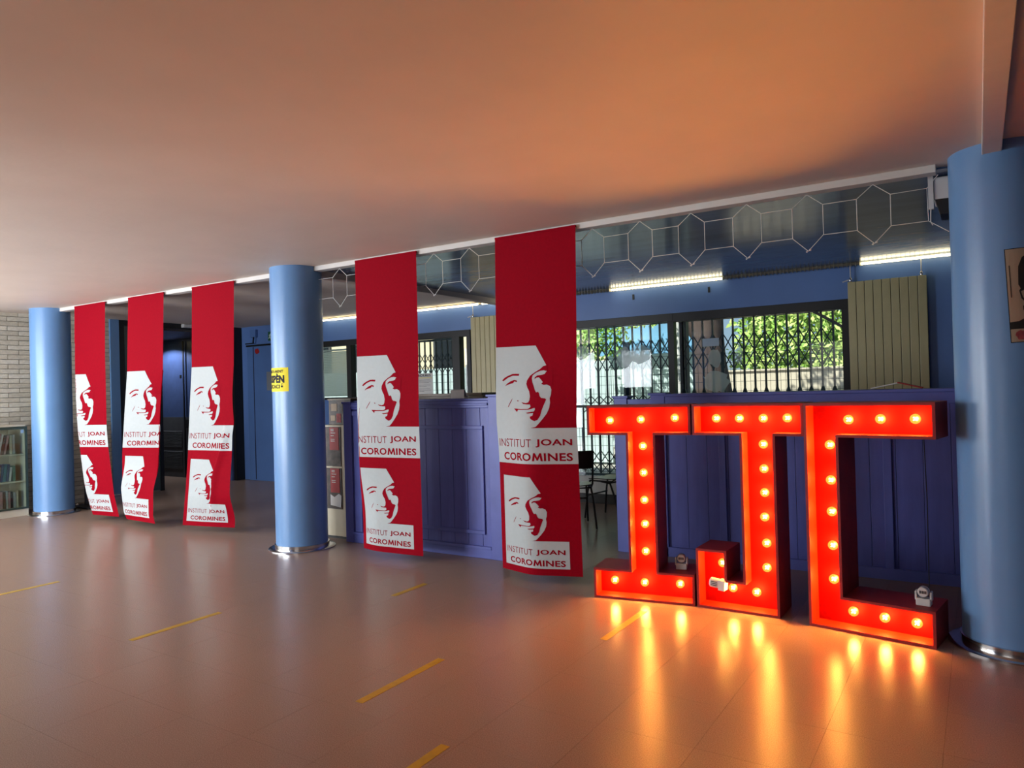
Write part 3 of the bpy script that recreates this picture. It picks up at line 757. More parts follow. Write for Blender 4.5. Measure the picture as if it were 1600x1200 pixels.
B(-2.47, 1.6, RY-.01, RY+.35, 1.49, 1.515).build('counter_top', m_counter2, rc, bevel=.003)
B(-2.85, 1.6, RY+.0, RY+.045, 0, .09).build('base_rail', m_counter2, rc, bevel=.003)
for xx in (-1.98, -.66, .6): B(xx, xx+.06, RY+.005, RY+.03, .09, 1.40).build('panel_moulding', m_counter2, rc, bevel=.003)
# open booklet lying on right counter
bk = thing('booklet', (-.55, RY+.12, 1.515), 'open booklet with a red corner lying on the counter above the letter C', 'booklet')
MB().obox((-.64, RY+.14, 1.545), (.97, 0, .2), (0, 1, 0), (-.2, 0, .97), .10, .09, .004).build('left_leaf', m_paper, bk)
MB().obox((-.46, RY+.14, 1.545), (.96, 0, -.26), (0, 1, 0), (.26, 0, .96), .09, .09, .004).build('right_leaf', m_redpaper, bk)

# brochure rack between column and counter
rk = thing('brochure_rack', (-6.0, 5.8, 0), 'cream brochure stand with two red leaflets beside the left counter', 'rack')
B(-6.22, -5.815, 5.72, 5.76, .03, 1.255).build('front_panel', m_cream, rk, bevel=.003)
B(-6.22, -6.19, 5.76, 6.05, .03, 1.255).build('side_panel', m_cream, rk)
B(-5.845, -5.815, 5.76, 6.05, .03, 1.255).build('side_panel', m_cream, rk)
B(-6.20, -5.83, 5.74, 6.03, .0, .03).build('plinth', m_black, rk)
m_brown = mat('dark_collage_print', (.022, .016, .015), .5, .4, noise=.6, nscale=16, col2=(.11, .08, .07))
m_redleaf = mat('red_leaflet_print', (.38, .015, .02), .5, .4, noise=.05)
for (z0, z1, lab) in ((.80, 1.235, 'dark poster with a red panel, upper of two on the cream brochure rack'), (.33, .78, 'dark poster with a red panel, lower of two on the cream brochure rack')):
    t = thing('leaflet_poster', (-6.03, 5.715, z0), lab, 'poster', 'posters on the brochure rack')
    B(-6.17, -5.92, 5.712, 5.719, z0, z1).build('dark_sheet', m_brown, t)
    B(-6.085, -5.945, 5.708, 5.712, z0+.18, z1-.004).build('red_panel', m_redleaf, t)
    art('small_print', [poly_bm([rectp(-6.065, -6.065+w, zz, zz+.008)]) for zz, w in ((z1-.03, .05), (z1-.045, .05), (z1-.07, .07), (z1-.10, .05), (z1-.14, .06), (z1-.16, .06))], flat(5.708), m_plastic, t, 0, 0)
    if z0 < .5: art('pale_figure', [poly_bm([[(-6.09, z0+.04), (-5.93, z0+.02), (-5.92, z0+.15), (-5.96, z0+.17), (-6.03, z0+.13), (-6.09, z0+.16)]])], flat(5.708), m_plastic, t, 0, 0)
bx = thing('collage_box', (-5.95, 5.95, 1.256), 'dark picture covered box on top of the brochure rack', 'box')
B(-6.17, -5.83, 5.79, 6.06, 1.256, 1.53).build('box_body', m_brown, bx)
B(-6.18, -5.82, 5.78, 6.07, 1.53, 1.545).build('box_lid', m_wood, bx)
for a, b, z0, z1, mm in ((-6.14, -6.07, 1.30, 1.36, m_sepia), (-6.05, -5.98, 1.28, 1.38, m_flower), (-5.96, -5.88, 1.40, 1.50, m_hair), (-6.13, -6.04, 1.41, 1.49, m_sepia), (-5.95, -5.86, 1.27, 1.35, m_dark)):
    B(a, b, 5.787, 5.79, z0, z1).build('picture', mm, bx)

# ================================================================== CHAIRS
def chair(label, loc, rz):
    c = thing('school_chair', (0, 0, 0), label, 'chair')
    sw, sd, sh = .20, .19, .455
    # front = +y
    seat = MB(); n = 8
    vs = []
    for i in range(n+1):
        for j in range(n+1):
            u, v = -1+2*i/n, -1+2*j/n
            z = sh+.012*u*u-.02*max(0, v-.6)+.012*max(0, -v-.5)
            r = 1-.10*(abs(v)**4)
            vs.append((u*sw*r, v*sd, z))
    b = len(seat.v); seat.v += vs+[(a, bb, zz-.010) for a, bb, zz in vs]; N = (n+1)**2
    for i in range(n):
        for j in range(n):
            q = (i*(n+1)+j, (i+1)*(n+1)+j, (i+1)*(n+1)+j+1, i*(n+1)+j+1)
            seat.f += [q, tuple(x+N for x in q[::-1])]; seat.mi += [0, 0]
    for i in range(n):
        for a, d in ((i*(n+1), (i+1)*(n+1)), (i*(n+1)+n, (i+1)*(n+1)+n), (i, i+1), (n*(n+1)+i, n*(n+1)+i+1)):
            seat.f.append((a, d, d+N, a+N)); seat.mi.append(0)
    seat.build('seat', m_chairwood, c, smooth=True)
    bk_ = MB(); rows_ = []
    for i in range(9):
        u = -1+2*i/8
        for z in (.64, .66, .81, .83):
            e_ = 1-.06*(z in (.64, .83)); yy = -.215-.03*(z-.64)/.2+.03*u*u
            rows_.append((u*.20*e_, yy, z))
    bb = len(rows_); bk_.v = rows_+[(x, y-.010, z) for x, y, z in rows_]
    for i in range(8):
        for j in range(3):
            q = (i*4+j, (i+1)*4+j, (i+1)*4+j+1, i*4+j+1); bk_.f += [q, tuple(t_+bb for t_ in q[::-1])]; bk_.mi += [0, 0]
        for j in (0, 3): bk_.f.append((i*4+j, (i+1)*4+j, (i+1)*4+j+bb, i*4+j+bb)); bk_.mi.append(0)
    for i in (0, 8):
        for j in range(3): bk_.f.append((i*4+j, i*4+j+1, i*4+j+1+bb, i*4+j+bb)); bk_.mi.append(0)
    bk_.build('backrest', m_chairwood, c, smooth=True)
    for s in (-1, 1):
        x = s*.185
        MB().tube([(x, .17, sh-.02), (x*1.05, .20, .3), (x*1.12, .235, .008)], .011, 8).build('front_leg', m_chairtube, c, smooth=True)
        MB().tube([(x, .02, sh-.022), (x, -.10, sh-.04), (x*1.06, -.15, .3), (x*1.12, -.24, .008)], .011, 8).build('rear_leg', m_chairtube, c, smooth=True)
        MB().tube([(x, .17, sh-.02), (x, -.12, sh-.02), (x, -.185, sh+.02), (x, -.205, .6), (x, -.238, .80)], .010, 8).build('back_frame', m_chairtube, c, smooth=True)
    MB().tube([(-.19, .19, .27), (.19, .19, .27)], .008, 8).build('stretcher', m_chairtube, c, smooth=True)
    MB().tube([(-.19, -.12, sh-.03), (.19, -.12, sh-.03)], .008, 8).build('stretcher', m_chairtube, c, smooth=True)
    c.location = loc; c.rotation_euler = (0, 0, rz)
    for ch_ in c.children: ch_.data.transform(Matrix.Scale(1.07, 4))
    return c
chair('dark wooden school chair nearest the right banner, seat side away', (-3.97, 7.42, 0), math.radians(38))
chair('dark wooden school chair nearest the letter I, facing left', (-3.80, 8.12, 0), math.radians(82))

# ================================================================== LETTERS WITH BULBS
def offset_poly(poly, d):       # inset an axis aligned polygon (ccw) by d
    n = len(poly); out = []
    for i in range(n):
        p0, p1, p2 = poly[i-1], poly[i], poly[(i+1) % n]
        e1 = (p1[0]-p0[0], p1[1]-p0[1]); e2 = (p2[0]-p1[0], p2[1]-p1[1])
        n1 = (-e1[1], e1[0]); n2 = (-e2[1], e2[0])
        def nrm(a): l = math.hypot(*a); return (a[0]/l, a[1]/l)
        n1 = nrm(n1); n2 = nrm(n2)
        out.append((p1[0]+d*(n1[0]+n2[0]), p1[1]+d*(n1[1]+n2[1])))
    return out
DEP = .33; REC = .135; TH = .018
m_bulbsocket = mat('brass_socket', (.45, .28, .10), .35, metal=.6)
def bulb_template():
    t = bpy.data.objects.new('light_bulb', None)
    return t
bulb_me = {}
def add_bulb(parent, x, z, y):
    if not bulb_me:
        bulb_me['g'] = MB().lathe([(.008, 0), (.012, .012), (.024, .026), (.0305, .042), (.0295, .056), (.021, .069), (.008, .0755), (.001, .0765)], (0, 0, 0), 16, 'y').mesh('bulb_glass', m_bulb, smooth=True)
        bulb_me['s'] = MB().lathe([(.017, -.004), (.017, .008), (.013, .010)], (0, 0, 0), 12, 'y').mesh('socket', m_bulbsocket, smooth=True)
        f = MB()
        for k in range(4):
            a = PI/4+k*PI/2; f.tube([(.0, -.024, 0), (math.cos(a)*.014, -.045, math.sin(a)*.014), (math.cos(a)*.010, -.060, math.sin(a)*.010)], .0034, 6)
        f.sphere((0, -.045, 0), .007, 8, 6)
        bulb_me['f'] = f.mesh('filament', m_fil, smooth=True)
    b = bpy.data.objects.new('light_bulb', bulb_me['g']); COL.objects.link(b); b.parent = parent; b.location = (x, y, z)
    for nm, k in (('socket', 's'), ('filament', 'f')):
        o = bpy.data.objects.new(nm, bulb_me[k]); COL.objects.link(o); o.parent = b
    l = bpy.data.lights.new('bulb_light', 'POINT'); l.energy = BULB_W; l.color = BULB_COL; l.shadow_soft_size = .027
    lo = bpy.data.objects.new('bulb_light', l); COL.objects.link(lo); lo.parent = b; lo.location = (0, -.048, 0)
def letter(name, poly, bulbs, loc, rz, label):
    t = thing(name, (0, 0, 0), label, 'light-up letter', 'light-up letters')
    n = len(poly); inner = offset_poly(poly, TH)
    # outer shell: rim + outside walls + inside walls
    shell = MB(); s = shell
    o0 = [(x, 0, z) for x, z in poly]; o1 = [(x, DEP, z) for x, z in poly]
    s.v = o0+o1
    for i in range(n):
        j = (i+1) % n; s.f.append((i, j, n+j, n+i)); s.mi.append(0)
    i0 = [(x, 0, z) for x, z in inner]; b = len(s.v); s.v += i0
    for i in range(n):
        j = (i+1) % n; s.f.append((i, b+i, b+j, j)); s.mi.append(0)
    s.f.append(tuple(range(n, 2*n))); s.mi.append(0)
    ob = shell.mesh('casing', m_redbox); o = bpy.data.objects.new('casing', ob); COL.objects.link(o); o.parent = t
    tray = MB(); tray.v = [(x, .0005, z) for x, z in inner]+[(x, REC, z) for x, z in inner]
    for i in range(n):
        j = (i+1) % n; tray.f.append((i, n+i, n+j, j)); tray.mi.append(0)
    me = tray.mesh('inner_wall', m_redwall); o = bpy.data.objects.new('inner_wall', me); COL.objects.link(o); o.parent = t
    me = MB().prism(inner, REC, REC+.012).mesh('back_board', m_red); o = bpy.data.objects.new('back_board', me); COL.objects.link(o); o.parent = t
    for x, z in bulbs: add_bulb(t, x, z, REC)
    t.location = loc; t.rotation_euler = (0, 0, rz)
    return t
H_ = 1.455
# I : local x from 0 to .745
polyI = [(0, 0), (.752, 0), (.752, .225), (.50, .225), (.50, H_-.222), (.785, H_-.222), (.785, H_), (0, H_), (0, H_-.222), (.285, H_-.222), (.285, .225), (0, .225)]
polyI = [(0, 0), (.755, 0), (.755, .225), (.497, .225), (.497, 1.233), (.757, 1.233), (.757, H_), (-.02, H_), (-.02, 1.233), (.278, 1.233), (.278, .225), (0, .225)]
bI = [(.135, 1.34), (.375, 1.345), (.63, 1.355), (.385, 1.145), (.385, .945), (.385, .74), (.385, .56), (.385, .355), (.14, .12), (.37, .12), (.635, .13)]
letter('letter_i', polyI, bI, (-2.505, 4.99, 0), math.radians(9), 'red light-up letter I with eleven lit bulbs, leftmost of three')
polyJ = [(0, 0), (.575, 0), (.575, 1.233), (.76, 1.233), (.76, H_), (0, H_), (0, 1.233), (.335, 1.233), (.335, .215), (.22, .215), (.22, .42), (0, .42)]
bJ = [(.15, 1.35), (.315, 1.35), (.48, 1.35), (.64, 1.352), (.475, 1.17), (.475, 1.0), (.475, .835), (.470, .665), (.478, .485), (.475, .315), (.40, .135), (.235, .145), (.165, .315)]
letter('letter_j', polyJ, bJ, (-1.745, 5.11, 0), math.radians(-1.0), 'red light-up letter J with the hooked foot, middle of the three')
polyC = [(0, 0), (.735, 0), (.735, .22), (.215, .22), (.215, 1.235), (.765, 1.235), (.765, H_), (0, H_)]
bC = [(.255, 1.345), (.445, 1.35), (.64, 1.352), (.135, 1.18), (.135, .95), (.135, .745), (.135, .525), (.135, .305), (.25, .115), (.435, .11), (.615, .11)]
letter('letter_c', polyC, bC, (-.975, 5.05, 0), math.radians(-9.0), 'red light-up letter C beside the right column, rightmost of three')

# small white motion lamps
def lamp(label, loc, rz, rx=0):
    t = thing('round_faced_device', (0, 0, 0), label, 'device')
    B(-.04, .04, -.03, .035, 0, .045).build('body', m_plastic, t, bevel=.006)
    B(-.046, -.034, -.02, .03, .03, .085).build('cheek', m_plastic, t, bevel=.004)
    B(.034, .046, -.02, .03, .03, .085).build('cheek', m_plastic, t, bevel=.004)
    MB().lathe([(.028, -.03), (.031, -.02), (.031, .018), (.026, .026), (.001, .027)], (0, -.004, .082), 24, 'y').build('dial', m_plastic, t, smooth=True)
    MB().lathe([(.0325, .0), (.0325, .008)], (0, -.008, .082), 24, 'y').build('dial_ring', m_dark, t, smooth=True)
    for a, b in ((-.019, -.009), (-.006, .002), (.004, .010), (.012, .019)):
        B(a, b, -.0325, -.030, .075, .092).build('window_mark', m_dark, t)
    t.location = loc; t.rotation_euler = (rx, 0, rz); return t
lamp('small white device with round face standing on the foot of the letter C', (-.315, 5.06, .2205), math.radians(-6))
lamp('small white device with round face standing on the foot of the letter I', (-1.90, 5.24, .2255), math.radians(14))
sj = thing('power_adapter', (-1.58, 5.16, .20), 'white plug adapter lying inside the hook of the letter J', 'adapter')
MBd = MB(); MBd.lathe([(.028, .0), (.034, .006), (.034, .07), (.030, .076)], (0, 0, 0), 16)
md_ = MBd.mesh('drum', m_plastic, smooth=True); md_.transform(Matrix.Rotation(PI/2, 4, 'Y')); o = bpy.data.objects.new('drum', md_); COL.objects.link(o); o.parent = sj; o.location = (-.05, 0, 0)
me = MB().box(.02, .065, -.035, .03, -.038, .032).mesh('plug_block', m_plastic); o = bpy.data.objects.new('plug_block', me); COL.objects.link(o); o.parent = sj
for zz in (-.012, .0, .012):
    me = MB().box(-.035, .01, -.0355, -.034, zz, zz+.006).mesh('marking', m_dark); o = bpy.data.objects.new('marking', me); COL.objects.link(o); o.parent = sj
sj.location = (-1.60, 5.125, .183); sj.rotation_euler = (0, math.radians(4), math.radians(-4))
tag(MB().tube([(-.30, 5.10, .25), (-.295, 5.25, .3), (-.30, 5.40, .8), (-.31, 5.43, 1.2), (-.31, 5.40, 1.40)], .003, 6).build('power_cable', m_black, smooth=True), 'thin black cable running up behind the letter C', 'cable')

# ================================================================== FLOOR TAPE
for (x, y0, y1, lab) in ((-6.93, 2.72, 3.26, 'yellow tape strip on the floor at the left edge'),
                    (-4.79, 2.69, 3.37, 'yellow tape strip on the floor, second from the left'),
                    (-2.745, 2.73, 3.42, 'yellow tape strip on the floor at the centre foreground'),
                    (-2.07, 1.7, 2.59, 'yellow tape strip cut by the bottom edge of the picture'),
                    (-3.92, 4.30, 4.70, 'worn faint tape strip on the floor before the left counter'),
                    (-2.04, 4.17, 4.83, 'orange lit tape strip on the floor before the letter I')):
    w = .025
    tag(MB().prism([(x-w, 0), (x+w, 0), (x+w, .0012), (x-w, .0012)], y0, y1).build('floor_tape', m_tape), lab, 'tape')

# ================================================================== BANNERS
BW, BH = .785, 2.838; BZ = 2.908; BYY = 5.235
UW = [(0, .945), (.399, .949), (.511, 1.12), (.516, 1.178), (.493, 1.278), (.525, 1.279), (.553, 1.292), (.566, 1.32), (.564, 1.362), (.554, 1.392), (.559, 1.429), (.553, 1.472), (.533, 1.517), (.5, 1.56), (.466, 1.6), (.441, 1.624), (.395, 1.634), (.785, 1.634), (.785, 1.928), (0, 1.930)]
US = [(0.519, 1.112), (0.511, 1.118), (0.482, 1.125), (0.449, 1.151), (0.407, 1.172), (0.361, 1.201), (0.334, 1.241), (0.33, 1.268), (0.344, 1.3), (0.365, 1.331), (0.376, 1.371), (0.373, 1.405), (0.364, 1.422), (0.341, 1.428), (0.291, 1.421), (0.316, 1.436), (0.349, 1.44), (0.382, 1.441), (0.388, 1.458), (0.379, 1.47), (0.364, 1.476), (0.289, 1.476), (0.214, 1.472), (0.232, 1.488), (0.251, 1.503), (0.257, 1.484), (0.372, 1.483), (0.426, 1.469), (0.431, 1.48), (0.421, 1.498), (0.388, 1.502), (0.346, 1.508), (0.363, 1.515), (0.416, 1.510), (0.411, 1.532), (0.386, 1.541), (0.394, 1.56), (0.43, 1.578), (0.459, 1.566), (0.48, 1.532), (0.49, 1.489), (0.503, 1.453), (0.525, 1.401), (0.513, 1.392), (0.481, 1.388), (0.466, 1.373), (0.458, 1.348), (0.449, 1.336), (0.43, 1.341), (0.419, 1.323), (0.403, 1.285), (0.388, 1.254), (0.381, 1.223), (0.386, 1.199), (0.415, 1.178), (0.457, 1.163), (0.489, 1.16), (0.509, 1.166), (0.524, 1.16)]
UE = [(0.524, 1.162), (0.507, 1.178), (0.5, 1.19), (0.476, 1.196), (0.431, 1.201), (0.408, 1.215), (0.409, 1.231), (0.426, 1.218), (0.447, 1.217), (0.47, 1.238), (0.486, 1.257), (0.473, 1.272), (0.497, 1.281), (0.526, 1.278), (0.57, 1.290), (0.577, 1.168)]
UB = [(0.069, 1.231), (0.091, 1.212), (0.122, 1.197), (0.174, 1.18), (0.212, 1.179), (0.25, 1.182), (0.245, 1.198), (0.182, 1.195), (0.134, 1.209), (0.082, 1.239)]
UY = [(0.102, 1.282), (0.12, 1.263), (0.159, 1.242), (0.197, 1.231), (0.223, 1.235), (0.23, 1.247), (0.22, 1.251), (0.204, 1.242), (0.186, 1.259), (0.158, 1.264), (0.128, 1.272)]
UC = [(0.19, 1.386), (0.174, 1.406), (0.152, 1.437), (0.14, 1.459), (0.147, 1.459), (0.16, 1.437), (0.181, 1.409)]
UD = [(0.24, 1.405), (0.254, 1.404), (0.263, 1.411), (0.25, 1.413)]
def low(p): return [(.055+u*.800, 2.035+(v-.945)*.760) for u, v in p]
def up_(p): return [(u, -v) for u, v in p]
def txts(lowr):
    L = []
    for txt, a, b, v0, v1, bold in (('INSTITUT', .022, .398, 1.792, 1.725, -.004), ('JOAN', .437, .742, 1.792, 1.724, .026), ('COROMINES', .075, .742, 1.904, 1.838, .026)):
        if lowr: (a, v0), (b, v1) = low([(a, v0), (b, v1)])
        L.append(text_bm(txt, a, b, -v0, -v1, bold))
    return L
def banner(label, anchor, edge, theta, yoff=0):
    NU, NV = 80, 142
    P = []
    for j in range(NV+1):
        v = BH*j/NV; x = interp(edge, v); du = BW/NU; y = BYY
        if isinstance(yoff, list): y += interp(yoff, v)
        row = [None]*(NU+1)
        if anchor == 'L':
            row[0] = (x, y)
            for i in range(NU):
                th = math.radians(theta((i+.5)*du, v)); x += du*math.cos(th); y += du*math.sin(th); row[i+1] = (x, y)
        else:
            row[NU] = (x, y)
            for i in range(NU-1, -1, -1):
                th = math.radians(theta((i+.5)*du, v)); x -= du*math.cos(th); y -= du*math.sin(th); row[i] = (x, y)
        P.append([Vector((a, b, BZ-v)) for a, b in row])
    def fn(u, nv, off):
        a = max(0, min(NU-1e-6, u/BW*NU)); b = max(0, min(NV-1e-6, -nv/BH*NV)); i, j = int(a), int(b); a -= i; b -= j
        p = P[j][i]*(1-a)*(1-b)+P[j][i+1]*a*(1-b)+P[j+1][i]*(1-a)*b+P[j+1][i+1]*a*b
        t = (P[j][i+1]-P[j][i]); s = (P[j+1][i]-P[j][i]); nrm = s.cross(t).normalized()
        if off: p = p+nrm*(-off if False else off)*(1)
        return p
    # make sure +off points to the printed side (towards -y when flat)
    root = thing('hanging_banner', (P[0][NU//2].x, BYY, BZ), label, 'banner', 'red school banners')
    g_ = MB()
    for j in range(NV+1):
        for i in range(NU+1): g_.v.append(tuple(P[j][i]))
    for j in range(NV):
        for i in range(NU):
            a = j*(NU+1)+i; g_.f.append((a, a+1, a+NU+2, a+NU+1)); g_.mi.append(0)
    org = worigin(root); me = bpy.data.meshes.new('cloth'); me.from_pydata([tuple(Vector(v)-org) for v in g_.v], [], g_.f)
    me.materials.append(m_cloth); me.polygons.foreach_set('use_smooth', [True]*len(me.polygons)); me.update()
    cl_ = bpy.data.objects.new('cloth', me); COL.objects.link(cl_); cl_.parent = root
    sd = fn(.4, -.5, .01)-fn(.4, -.5, 0); sgn = 1 if sd.y < 0 else -1
    f2 = lambda u, v, off: fn(u, v, off*sgn)
    W = [poly_bm([up_(UW)]), poly_bm([up_(low(UW))])]
    for w_ in W: art('white_print', [w_], f2, m_white, root, .0196, .04, .0012)
    for lw_ in (False, True):
        for nm_, ps_ in (('shadow_print', (US, UE)), ('eye_print', (UB, UY)), ('crease_print', (UC, UD))):
            art(nm_, [poly_bm([up_(low(p) if lw_ else p)]) for p in ps_], f2, m_print, root, .0196, .04, .0022)
        for t_ in txts(lw_): art('lettering', [t_], f2, m_print, root, .0196, .04, .0022)
    B(P[0][0].x, P[0][NU].x, BYY-.004, BYY+.012, BZ-.012, BZ+.004).build('top_hem', m_cloth, root)
    return root
ss = smooth01
def swing(k, factor):          # angle that makes a strip look 'factor' times as wide from the doorway side
    A = math.hypot(1, k); return math.degrees(math.atan(k)-math.acos(max(-1, min(1, factor/A))))
def th1(u, v):
    uc = interp([(.4, -.05), (.9, .16), (1.2, .245), (1.5, .27), (1.9, .25), (2.4, .25), (2.84, .23)], v); e = 1-ss(uc-.025, uc+.025, u)
    w = interp([(.4, .785), (1.0, .78), (1.45, .76), (1.9, .73), (2.4, .72), (2.84, .66)], v)
    base = swing(1.9, w/(BW-max(uc, 0)))
    return -64*e+(1-e)*base
def th2(u, v):
    uc = interp([(.85, .83), (1.25, .65), (1.9, .615), (2.02, .64), (2.3, .83)], v); e = ss(uc-.010, uc+.010, u)
    w = interp([(0, .785), (.95, .79), (1.45, .80), (1.95, .83), (2.45, .80), (2.7, .74), (2.84, .70)], v); lf = ss(2.1, 2.5, v)*(1-ss(.05, .09, u))
    return (1-e)*swing(1.67, w/min(BW, uc))+168*e-45*lf*(1-e)
def th3(u, v):
    c = interp([(1.3, .64), (1.8, .62), (2.15, .50), (2.6, .44)], v); s = ss(1.55, 1.8, v)*(1-ss(2.25, 2.84, v))
    p = math.exp(-((u-c)/.022)**2); q = math.exp(-((u-c-.08)/.05)**2)
    return -72*p*s+16*q*s+5*ss(1.2, 1.9, v)+7*ss(2.4, 2.8, v)+2*math.sin(8*u+v)*ss(.3, 1, v)
def th4(u, v):
    s = ss(1.2, 1.7, v)*(1-ss(1.95, 2.5, v)); lo = ss(2.0, 2.6, v)
    return -50*s*(1-ss(.035, .055, u))+3.5*s+2*math.sin(9*u+2.2*v)*ss(.4, 1.2, v)-16*lo*(1-ss(.15, .3, u))+5*lo*ss(.2, .5, u)
def th5(u, v):
    s = ss(.9, 1.9, v)
    return s*(-17*(1-ss(.24, .42, u))+19*ss(.30, .5, u))+1.5*math.sin(7*u+2*v)*ss(.4, 1.2, v)
banner('red hanging banner nearest the far left column, left edge curled back', 'R', [(0, -9.74), (.7, -9.77), (1.7, -9.77), (1.95, -9.74), (2.55, -9.63), (2.84, -9.52)], th1)
banner('red hanging banner second from left, right edge rolled behind', 'L', [(0, -9.19), (.95, -9.25), (1.45, -9.33), (2.0, -9.41), (2.45, -9.43), (2.75, -9.37), (2.84, -9.30)], th2)
banner('red hanging banner just left of the middle column, pleated through the name', 'L', [(0, -7.83), (.95, -7.87), (1.45, -7.93), (2.0, -7.99), (2.4, -8.05), (2.84, -8.13)], th3)
banner('red hanging banner right of the middle column, before the left counter', 'R', [(0, -4.375), (.95, -4.38), (1.5, -4.395), (2.0, -4.39), (2.84, -4.385)], th4)
banner('red hanging banner nearest the lit letters, rightmost and largest', 'R', [(0, -2.705), (1.0, -2.725), (1.6, -2.745), (2.0, -2.735), (2.84, -2.725)], th5)

# ================================================================== OUTSIDE
m_pave = mat('pale_pavement', (.42, .40, .36), .9, noise=.1, nscale=1)
m_facade = mat('yellow_beige_facade', (.72, .62, .42), .85, noise=.06, nscale=2)
m_panel = mat('pale_cyan_panel', (.55, .68, .68), .6, noise=.05)
m_sky_blue = mat('blue_awning', (.16, .38, .62), .6, noise=.15, nscale=1.5)
m_bark = mat('brown_bark', (.07, .048, .04), .9, noise=.3, nscale=6, stretch=(2, 2, .3), bump=.5, bscale=12)
m_leaf1 = mat('green_leaves', (.24, .44, .07), .6, noise=.4, nscale=.8)
m_leaf2 = mat('light_green_leaves', (.50, .66, .18), .6, noise=.3, nscale=.9)
m_lowwall = mat('pale_low_wall', (.60, .53, .42), .9, noise=.08)
og = B(-40, 25, WY+.25, 60, -.2, -.05).build('street_ground', m_pave); struct(og)
rf = B(BX-3.2, RX+.2, FY-.2, 10.65, CZ+.15, CZ+.35).build('roof', m_dark); struct(rf)  # overhang lengthened out of view to shade the porch pillar
bd = thing('street_building', (-14.5, 21, 0), 'pale yellow building across the street behind the scissor gates', 'building')
B(-34, -9.2, 20, 26, 0, 9).build('facade', m_facade, bd)
B(-34, -9.2, 19.95, 20, 1.9, 2.0).build('string_course', m_lowwall, bd)
for xx in (-32, -30, -28, -26, -24, -22, -20, -18, -16, -14, -11.6):
    w = B(xx, xx+.9, 19.93, 20, 2.3, 3.9).build('window', m_dark, bd); B(xx+.08, xx+.82, 19.91, 19.93, 2.38, 3.82).build('pane', m_greyglass, w)
tag(B(-9.15, -8.5, 18.3, 18.4, 0, 2.0).build('orange_door', mat('orange_tan_door', (.75, .48, .22), .7, noise=.1)), 'tan orange door glimpsed between the bars of the left gate', 'door')
# cyan corrugated fence panels
fp = thing('panel_fence', (-11, 14, 0), 'pale cyan panel fence beyond the windows', 'fence')
src = None
for k in range(60):
    x = -23.3+k*.28; c = Vector((x, 14, 0))
    if src is None: src = B(x, x+.274, 14, 14.04, 0, 2.15).build('fence_panel', m_panel, fp, loc=c)
    else: instance(src, fp, c-fp.location)
bl_ = thing('blue_kiosk', (-7.2, 19, 0), 'blue awning and pale wall seen left of the trunk', 'kiosk')
B(-8.3, -5.8, 17.7, 18.4, 0, 2.4).build('kiosk_wall', m_panel, bl_)
B(-8.4, -5.75, 17.4, 18.4, 2.4, 3.6).build('awning', m_sky_blue, bl_)
lw = thing('low_wall', (0, 17, 0), 'pale low garden wall below the foliage', 'wall')
B(-5.6, 6, 17, 17.2, 0, 1.85).build('wall_body', m_lowwall, lw)
B(-5.65, 6, 16.96, 17.24, 1.85, 1.90).build('coping', m_lowwall, lw)
dp = thing('porch_pillar', (-3.68, 10.4, 0), 'dark porch pillar outside the left edge of the right window', 'pillar')
B(-3.685, -3.585, 10.35, 10.47, 0, 2.9).build('shaft', mat('dark_purple_grey_paint', (.05, .045, .055), .6), dp)
B(-3.71, -3.56, 10.33, 10.49, 1.30, 1.42).build('collar', m_dark, dp)
# wire mesh fence
wf = thing('wire_mesh_fence', (-4, 11.5, 0), 'thin wire mesh fence outside the windows', 'fence')
wm = MB()
for k in range(150): x = -11+k*.075; wm.box(x-.0025, x+.0025, 11.5, 11.505, 0, 2.02)
for k in range(14): wm.box(-11, .25, 11.498, 11.507, .12+k*.15, .126+k*.15)
tag(wm.build('mesh_wires', m_gate, wf), kind='stuff')
for xx in (-10.9, -8.4, -5.9, -3.4, -.9): B(xx-.02, xx+.02, 11.48, 11.52, 0, 2.1).build('fence_post', m_gate, wf)
tag(B(-5.13, -5.05, 11.6, 11.68, 0, 2.35).build('gate_post', m_gate), 'dark gate post outside the tall glazed door', 'post')
tag(MB().tube([(-6.05, 16.9, 0), (-6.05, 16.9, 4.6)], .04, 8).build('lamp_post', m_plastic, smooth=True), 'thin pale pole in front of the blue awning', 'pole')

def leaves(name, m, n, region, parent, size=.11, seed=1):
    rnd = random.Random(seed); mb = MB()
    for _ in range(n):
        c = region(rnd); a = rnd.uniform(0, 6.28); b = rnd.uniform(-1, 1)*.9; s_ = size*rnd.uniform(.6, 1.4)
        d = Vector((math.cos(a)*math.cos(b), math.sin(a)*.5, math.sin(b)-.4)).normalized(); w = d.cross(Vector((rnd.uniform(-1, 1), -1.2, rnd.uniform(-1, 1)))).normalized()
        c = Vector(c); k = len(mb.v)
        mb.v += [tuple(c), tuple(c+d*s_*.5+w*s_*.22), tuple(c+d*s_), tuple(c+d*s_*.5-w*s_*.22)]
        mb.f.append((k, k+1, k+2, k+3)); mb.mi.append(0)
    me = bpy.data.meshes.new(name); org = worigin(parent)
    me.from_pydata([tuple(Vector(v)-org) for v in mb.v], [], mb.f); me.materials.append(m)
    o = bpy.data.objects.new(name, me); COL.objects.link(o); o.parent = parent; o['kind'] = 'stuff'; return o
tr = thing('street_tree', (-4.05, 13, 0), 'thick trunked tree just outside the right window', 'tree')
MB().tube([(-3.95, 13, 0), (-4.02, 13, 1.4), (-4.08, 13, 2.0), (-4.1, 13, 2.6), (-4.25, 13, 3.3), (-4.3, 13.2, 5)], [.42, .33, .29, .27, .30, .25], 14).build('trunk', m_bark, tr, smooth=True)
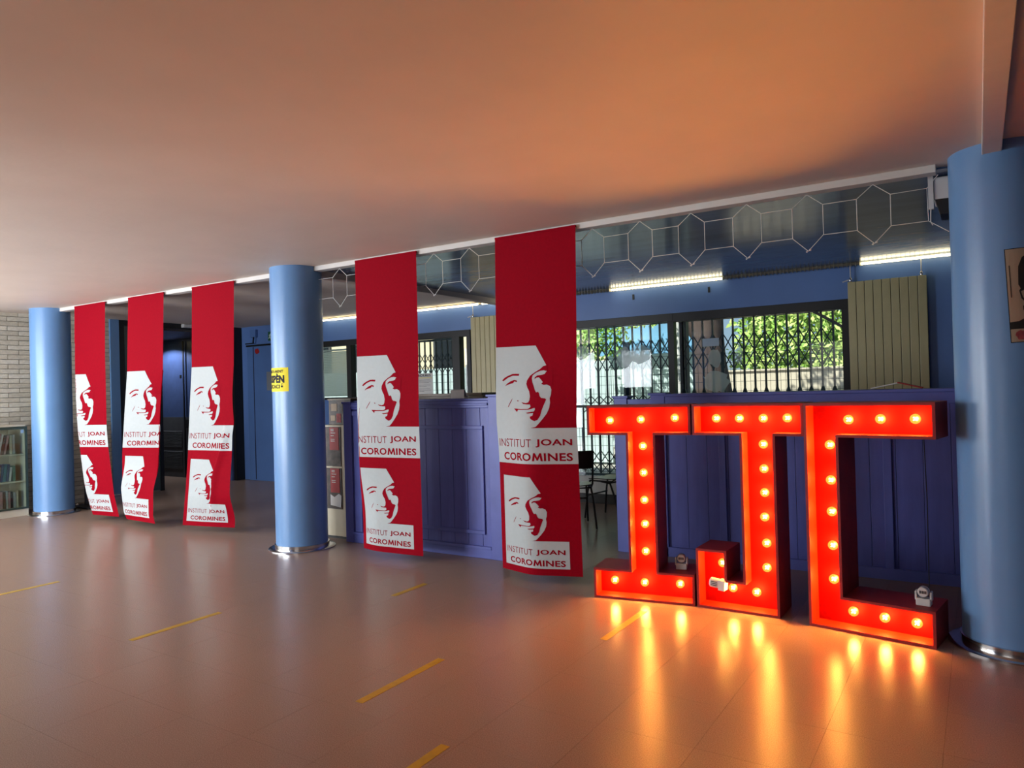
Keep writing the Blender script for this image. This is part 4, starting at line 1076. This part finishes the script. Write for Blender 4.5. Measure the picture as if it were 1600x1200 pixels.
MB().tube([(-4.15, 13, 2.3), (-4.45, 13, 2.85), (-4.95, 13.0, 3.15), (-5.9, 13.0, 3.3)], [.14, .20, .18, .12], 10).build('branch', m_bark, tr, smooth=True)
MB().tube([(-4.05, 13, 2.9), (-3.4, 13.2, 3.6), (-2.2, 13.6, 4.2)], [.2, .15, .08], 10).build('branch', m_bark, tr, smooth=True)
def crown(cx, cy, cz, rx, ry, rz):
    def f(r):
        while True:
            p = (r.uniform(-1, 1), r.uniform(-1, 1), r.uniform(-1, 1))
            if p[0]**2+p[1]**2+p[2]**2 < 1: return (cx+p[0]*rx, cy+p[1]*ry, cz+p[2]*rz)
    return f
leaves('foliage', m_leaf1, 1500, crown(-3.2, 13.4, 5.4, 2.0, .8, .7), tr, .16, 1)
hd = thing('garden_tree', (-1.8, 19.5, 0), 'dense leafy green tree behind the low wall, filling the right window', 'tree')
MB().tube([(-2.0, 19.6, 0), (-1.9, 19.6, 2.5), (-1.6, 19.6, 5)], [.2, .15, .08], 8).build('trunk', m_bark, hd, smooth=True)
leaves('foliage', m_leaf2, 9000, lambda r: (r.uniform(-5.4, 1.5), 18.7+r.uniform(0, 2.6), r.uniform(1.7, 5.6)), hd, .17, 2)
leaves('dark_foliage', m_leaf1, 9000, lambda r: (r.uniform(-5.4, 1.5), 19.2+r.uniform(0, 2.6), r.uniform(1.6, 5.6)), hd, .19, 3)
bt2 = thing('street_tree', (-10.5, 16, 0), 'leafy tree in front of the pale yellow building', 'tree')
MB().tube([(-10.6, 16, 0), (-10.5, 16, 2.8), (-10.2, 16, 4)], [.09, .07, .04], 8).build('trunk', m_bark, bt2, smooth=True)
leaves('foliage', m_leaf1, 900, crown(-8.2, 16, 2.75, 1.3, .7, .55), bt2, .15, 5)
leaves('light_foliage', m_leaf2, 900, crown(-7.2, 16, 3.5, 1.5, .7, .6), bt2, .15, 6)
m_pave2 = mat('teal_bin', (.05, .22, .24), .5)
tag(B(-2.3, .2, 16.0, 16.6, 0, 1.72).build('waste_container', m_pave2, bevel=.05), 'dark teal container before the low wall at right', 'container')
